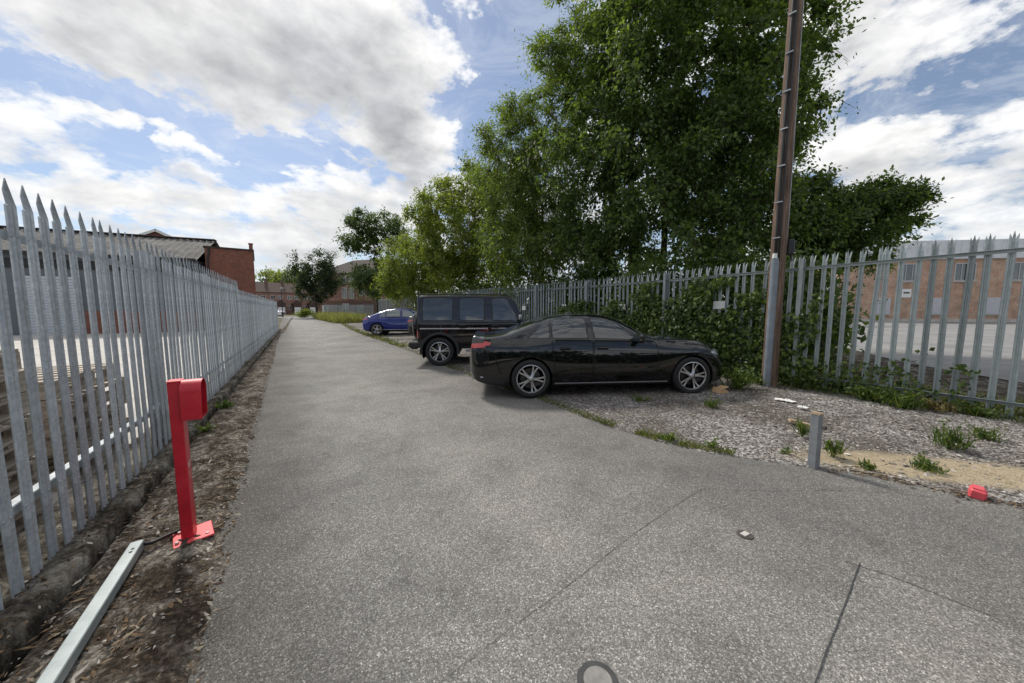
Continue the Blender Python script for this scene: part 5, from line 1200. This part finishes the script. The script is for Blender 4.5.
q = At(279, 309, 66); mb = MB(); mb.box((0,0,.95), (1.0,2.0,1.9), bev=.15); mb.box((0,-1.04,1.25),(.7,.02,.5)); tag(mb.build('parked_van', M['paint_white'], loc=(q.x, 66, .0), rot=(0,0,R(20))), 'white van end just past the far end of the left fence', 'van') if False else None
# right: old patched brick works with boarded windows
p0, L, a = facade_frame((37.3,39.9), (78,34.8))
wk = empty('works_building', p0, a, 'old patched brick works with boarded windows and a pale roof fascia beyond the right fence', 'building')
mb = MB(); mb.box((L/2,6,3.5), (L,12,7.0)); mb.build('wall', M['brick_old'], wk)
mb = MB(); mb.box((L/2,5.9,8.0), (L+.4,12.3,2.0)); 
for k in range(40): mb.box((k*L/39, -.27, 8.0), (.06,.04,2.0))
mb.build('roof_fascia', M['greyroof'], wk)
MB().box((L/2,-.05,.20), (L,.12,.5)).build('plinth', M['concrete_light'], wk)
for x in (2.0, 12.6, 23.4): mb = MB(); mb.tube([(x,-.12,.3),(x,-.12,6.9)], .07, 8); mb.build('downpipe', M['plastic'], wk)
for k in range(7):
    x = 4.6+k*5.4
    mb = MB(); mb.box((x,-.03,1.9), (1.75,.07,1.8), bev=.02); mb.build('window_board', M['board'], wk)
    MB().box((x,-.06,.92), (2.0,.14,.12)).build('sill', M['concrete_light'], wk)
    window(wk, x+2.4, 5.6, 2.0, 1.9, 0, 'window', 'board', 2); MB().box((x+2.4,-.06,4.56), (2.3,.14,.12)).build('sill', M['concrete_light'], wk)
p1 = p0+Vector((math.cos(a), math.sin(a), 0))*6.9+Vector((0,-.06,0))
s_ = empty('wall_sign', (p1.x, p1.y-.02, 3.3), a, 'small white square sign with a black bar on the old brick works', 'sign'); MB().box((0,0,0), (.95,.04,.95)).build('plate', M['white'], s_); MB().box((0,-.025,.05), (.6,.012,.16)).build('bar', M['black'], s_)
# white rendered outbuilding glimpsed under the trees
q = At(817, 309, 30); ob = empty('white_outbuilding', (q.x, 30, .1), R(-8), 'white rendered outbuilding glimpsed through the leaves right of the utility pole', 'building')
MB().box((0,2,1.8), (3.0,4,3.6)).build('wall', M['whitewall'], ob); MB().box((0,2,3.68), (3.4,4.4,.16)).build('roof', M['slate'], ob); window(ob, .6, 1.7, 1.2, 1.0)

EXPO = 0.3; BLUE_TINT = (.76,.80,.86)
BANKS = [(290,60,130,60,.25),(400,110,48,60,.22),(360,20,90,40,.13),(90,45,55,42,.20),(130,195,90,16,.13),(230,190,60,14,.10),(370,215,60,34,.12),(330,245,90,10,.08),(80,240,80,8,.10),
 (250,140,100,18,-.24),(120,110,60,14,-.20),(170,225,70,7,-.12),(270,232,40,9,-.10),(520,60,50,110,-.30),(480,120,40,60,-.16),(425,175,22,26,-.12),(870,25,55,34,.22),(890,150,70,36,.22),(930,85,60,18,-.18),(930,215,50,16,-.16),(860,85,26,22,-.12),
 (None, math.pi*.93, (.38,.55), .12, -.18), (None, -math.pi*.97, (.38,.5), .12, -.16), (None, math.pi*.95, (.72,.6), .16, .22), (None, -math.pi*.95, (.72,.6), .16, .22), (None, 2.3, (.5,.5), .2, -.15), (None, -2.2, (.5,.5), .2, .15)]
# ================================================================ CAMERA, SKY, SUN
cam = bpy.data.cameras.new('camera'); cam.sensor_width = 36; cam.lens = FPX/1024*36; cam.clip_start = .05; cam.clip_end = 3000
co = bpy.data.objects.new('camera', cam); COL.objects.link(co); co.location = (0,0,EYE); co.rotation_euler = (math.pi/2-PITCH, 0, 0); scene.camera = co
SUN_AZ, SUN_EL = R(-38), R(46)
sl = bpy.data.lights.new('sun', 'SUN'); sl.energy = 2.7; sl.angle = R(10); sl.color = (1,.95,.87)
so = bpy.data.objects.new('sun', sl); COL.objects.link(so)
sd = Vector((math.sin(SUN_AZ)*math.cos(SUN_EL), math.cos(SUN_AZ)*math.cos(SUN_EL), math.sin(SUN_EL)))
so.rotation_euler = sd.to_track_quat('Z', 'Y').to_euler(); so.location = sd*60
w = bpy.data.worlds.new('World'); scene.world = w; w.use_nodes = True
class WT(NT):
    def __init__(s, w): s.t = w.node_tree; s.bg = s.t.nodes['Background']
t = WT(w)
sky = t.n('ShaderNodeTexSky'); sky.sky_type = 'NISHITA'; sky.sun_disc = False; sky.sun_elevation = SUN_EL; sky.sun_rotation = SUN_AZ
sky.air_density = 1.0; sky.dust_density = .6; sky.ozone_density = 2.0
dv = t.n('ShaderNodeTexCoord').outputs['Generated']
s = t.sep(dv); az = t.math('ARCTAN2', s[0], s[1]); el = t.math('ARCSINE', s[2])
# clouds lie on a layer overhead: plane coordinates of the view direction
h = t.math('ADD', t.math('MAXIMUM', s[2], 0), .16); cb = t.n('ShaderNodeCombineXYZ')
t.l(t.math('DIVIDE', s[0], h), cb.inputs[0]); t.l(t.math('DIVIDE', s[1], h), cb.inputs[1]); pl = cb.outputs[0]
def azel(px, py):
    r = Vector(ray(px, py)).normalized(); return math.atan2(r.x, r.y), math.asin(r.z)
def comb(x, y, z=0.0):
    cb = t.n('ShaderNodeCombineXYZ')
    for k, v_ in enumerate((x, y, z)):
        if hasattr(v_, 'is_output'): t.l(v_, cb.inputs[k])
        else: cb.inputs[k].default_value = v_
    return cb.outputs[0]
def density(el_):
    ev = comb(az, t.math('MULTIPLY', el_, 1.75), .37)         # direction as azimuth and (stretched) elevation: clouds flatten towards the horizon
    n1 = t.noise(ev, 3.0, 9, .58, .1); n2 = t.noise(ev, 9.5, 9, .58, .1)
    wn = t.noise(ev, 4.2, 6, .60); wn2 = t.noise(comb(az, t.math('MULTIPLY', el_, 1.75), 7.3), 4.6, 6, .62, .3)
    azw = t.math('ADD', az, t.math('MULTIPLY', t.math('SUBTRACT', wn, .5), .42)); elw = t.math('ADD', el_, t.math('MULTIPLY', t.math('SUBTRACT', wn2, .5), .30))
    D = t.math('ADD', t.math('MULTIPLY', n1, .58), t.math('SUBTRACT', t.math('MULTIPLY', n2, .80), .16))
    for px, py, rx_, ry_, amp in BANKS:
        if px is None: a, e, sa, se = py, rx_[0], rx_[1], ry_
        else:
            a, e = azel(px, py); a2, _ = azel(px+rx_, py); _, e2 = azel(px, py-ry_); sa, se = abs(a2-a), abs(e2-e)
        u = t.math('DIVIDE', t.math('SUBTRACT', azw, a), sa); v = t.math('DIVIDE', t.math('SUBTRACT', elw, e), se)
        q = t.math('ADD', t.math('MULTIPLY', u, u), t.math('MULTIPLY', v, v)); D = t.math('ADD', D, t.math('MULTIPLY', t.math('POWER', 2.718, t.math('MULTIPLY', q, -1)), amp))
    return D, n2
D, n2 = density(el); Du, _ = density(t.math('ADD', el, .055))
alpha = t.ramp(D, [(.47, 0), (.54, .7), (.62, 1)])
# how much cloud hangs between this point and the sun above it: lit rims, grey undersides
over = t.math('ADD', t.math('MULTIPLY', Du, .75), t.math('MULTIPLY', D, .35))
band = t.noise(comb(az, t.math('MULTIPLY', el, 5.0), 3.1), 3.4, 7, .6, .3)
over = t.math('ADD', over, t.math('MULTIPLY', t.math('MULTIPLY', t.math('SUBTRACT', band, .45), .55), t.ramp(el, [(.22, 1), (.42, .1)])))
thick = t.ramp(over, [(.54, 0), (.68, .38), (.95, 1)])
lit = t.ramp(n2, [(.3, .86), (.65, 1.05)])
white = t.mix(1, (8.9,8.85,8.75), lit, 'MULTIPLY'); grey = t.mix(1, (4.1,4.2,4.4), t.ramp(n2, [(.3, .80), (.7, 1.22)]), 'MULTIPLY')
cl = t.mix(thick, white, grey)
cirrus = t.ramp(t.noise(pl, 2.0, 10, .72, 1.6), [(.45, 0), (.75, .5)])
blue = t.mix(1, sky.outputs[0], BLUE_TINT, 'MULTIPLY')
blue = t.mix(.16, blue, (5.6,6.2,6.9)); blue = t.mix(cirrus, blue, (7.4,7.7,8.0))
c = t.mix(alpha, blue, cl)
hz = t.ramp(el, [(0, 0.6), (.08, .2), (.2, 0)]); c = t.mix(hz, c, (6.9,7.1,7.3))
t.l(c, t.bg.inputs[0]); t.bg.inputs[1].default_value = .1
scene.view_settings.view_transform = 'Standard'; scene.view_settings.look = 'None'; scene.view_settings.gamma = 1; scene.view_settings.exposure = EXPO
scene.view_settings.use_curve_mapping = False
scene.render.engine = 'CYCLES'; scene.cycles.max_bounces = 6; scene.cycles.transparent_max_bounces = 6; scene.cycles.use_denoising = True
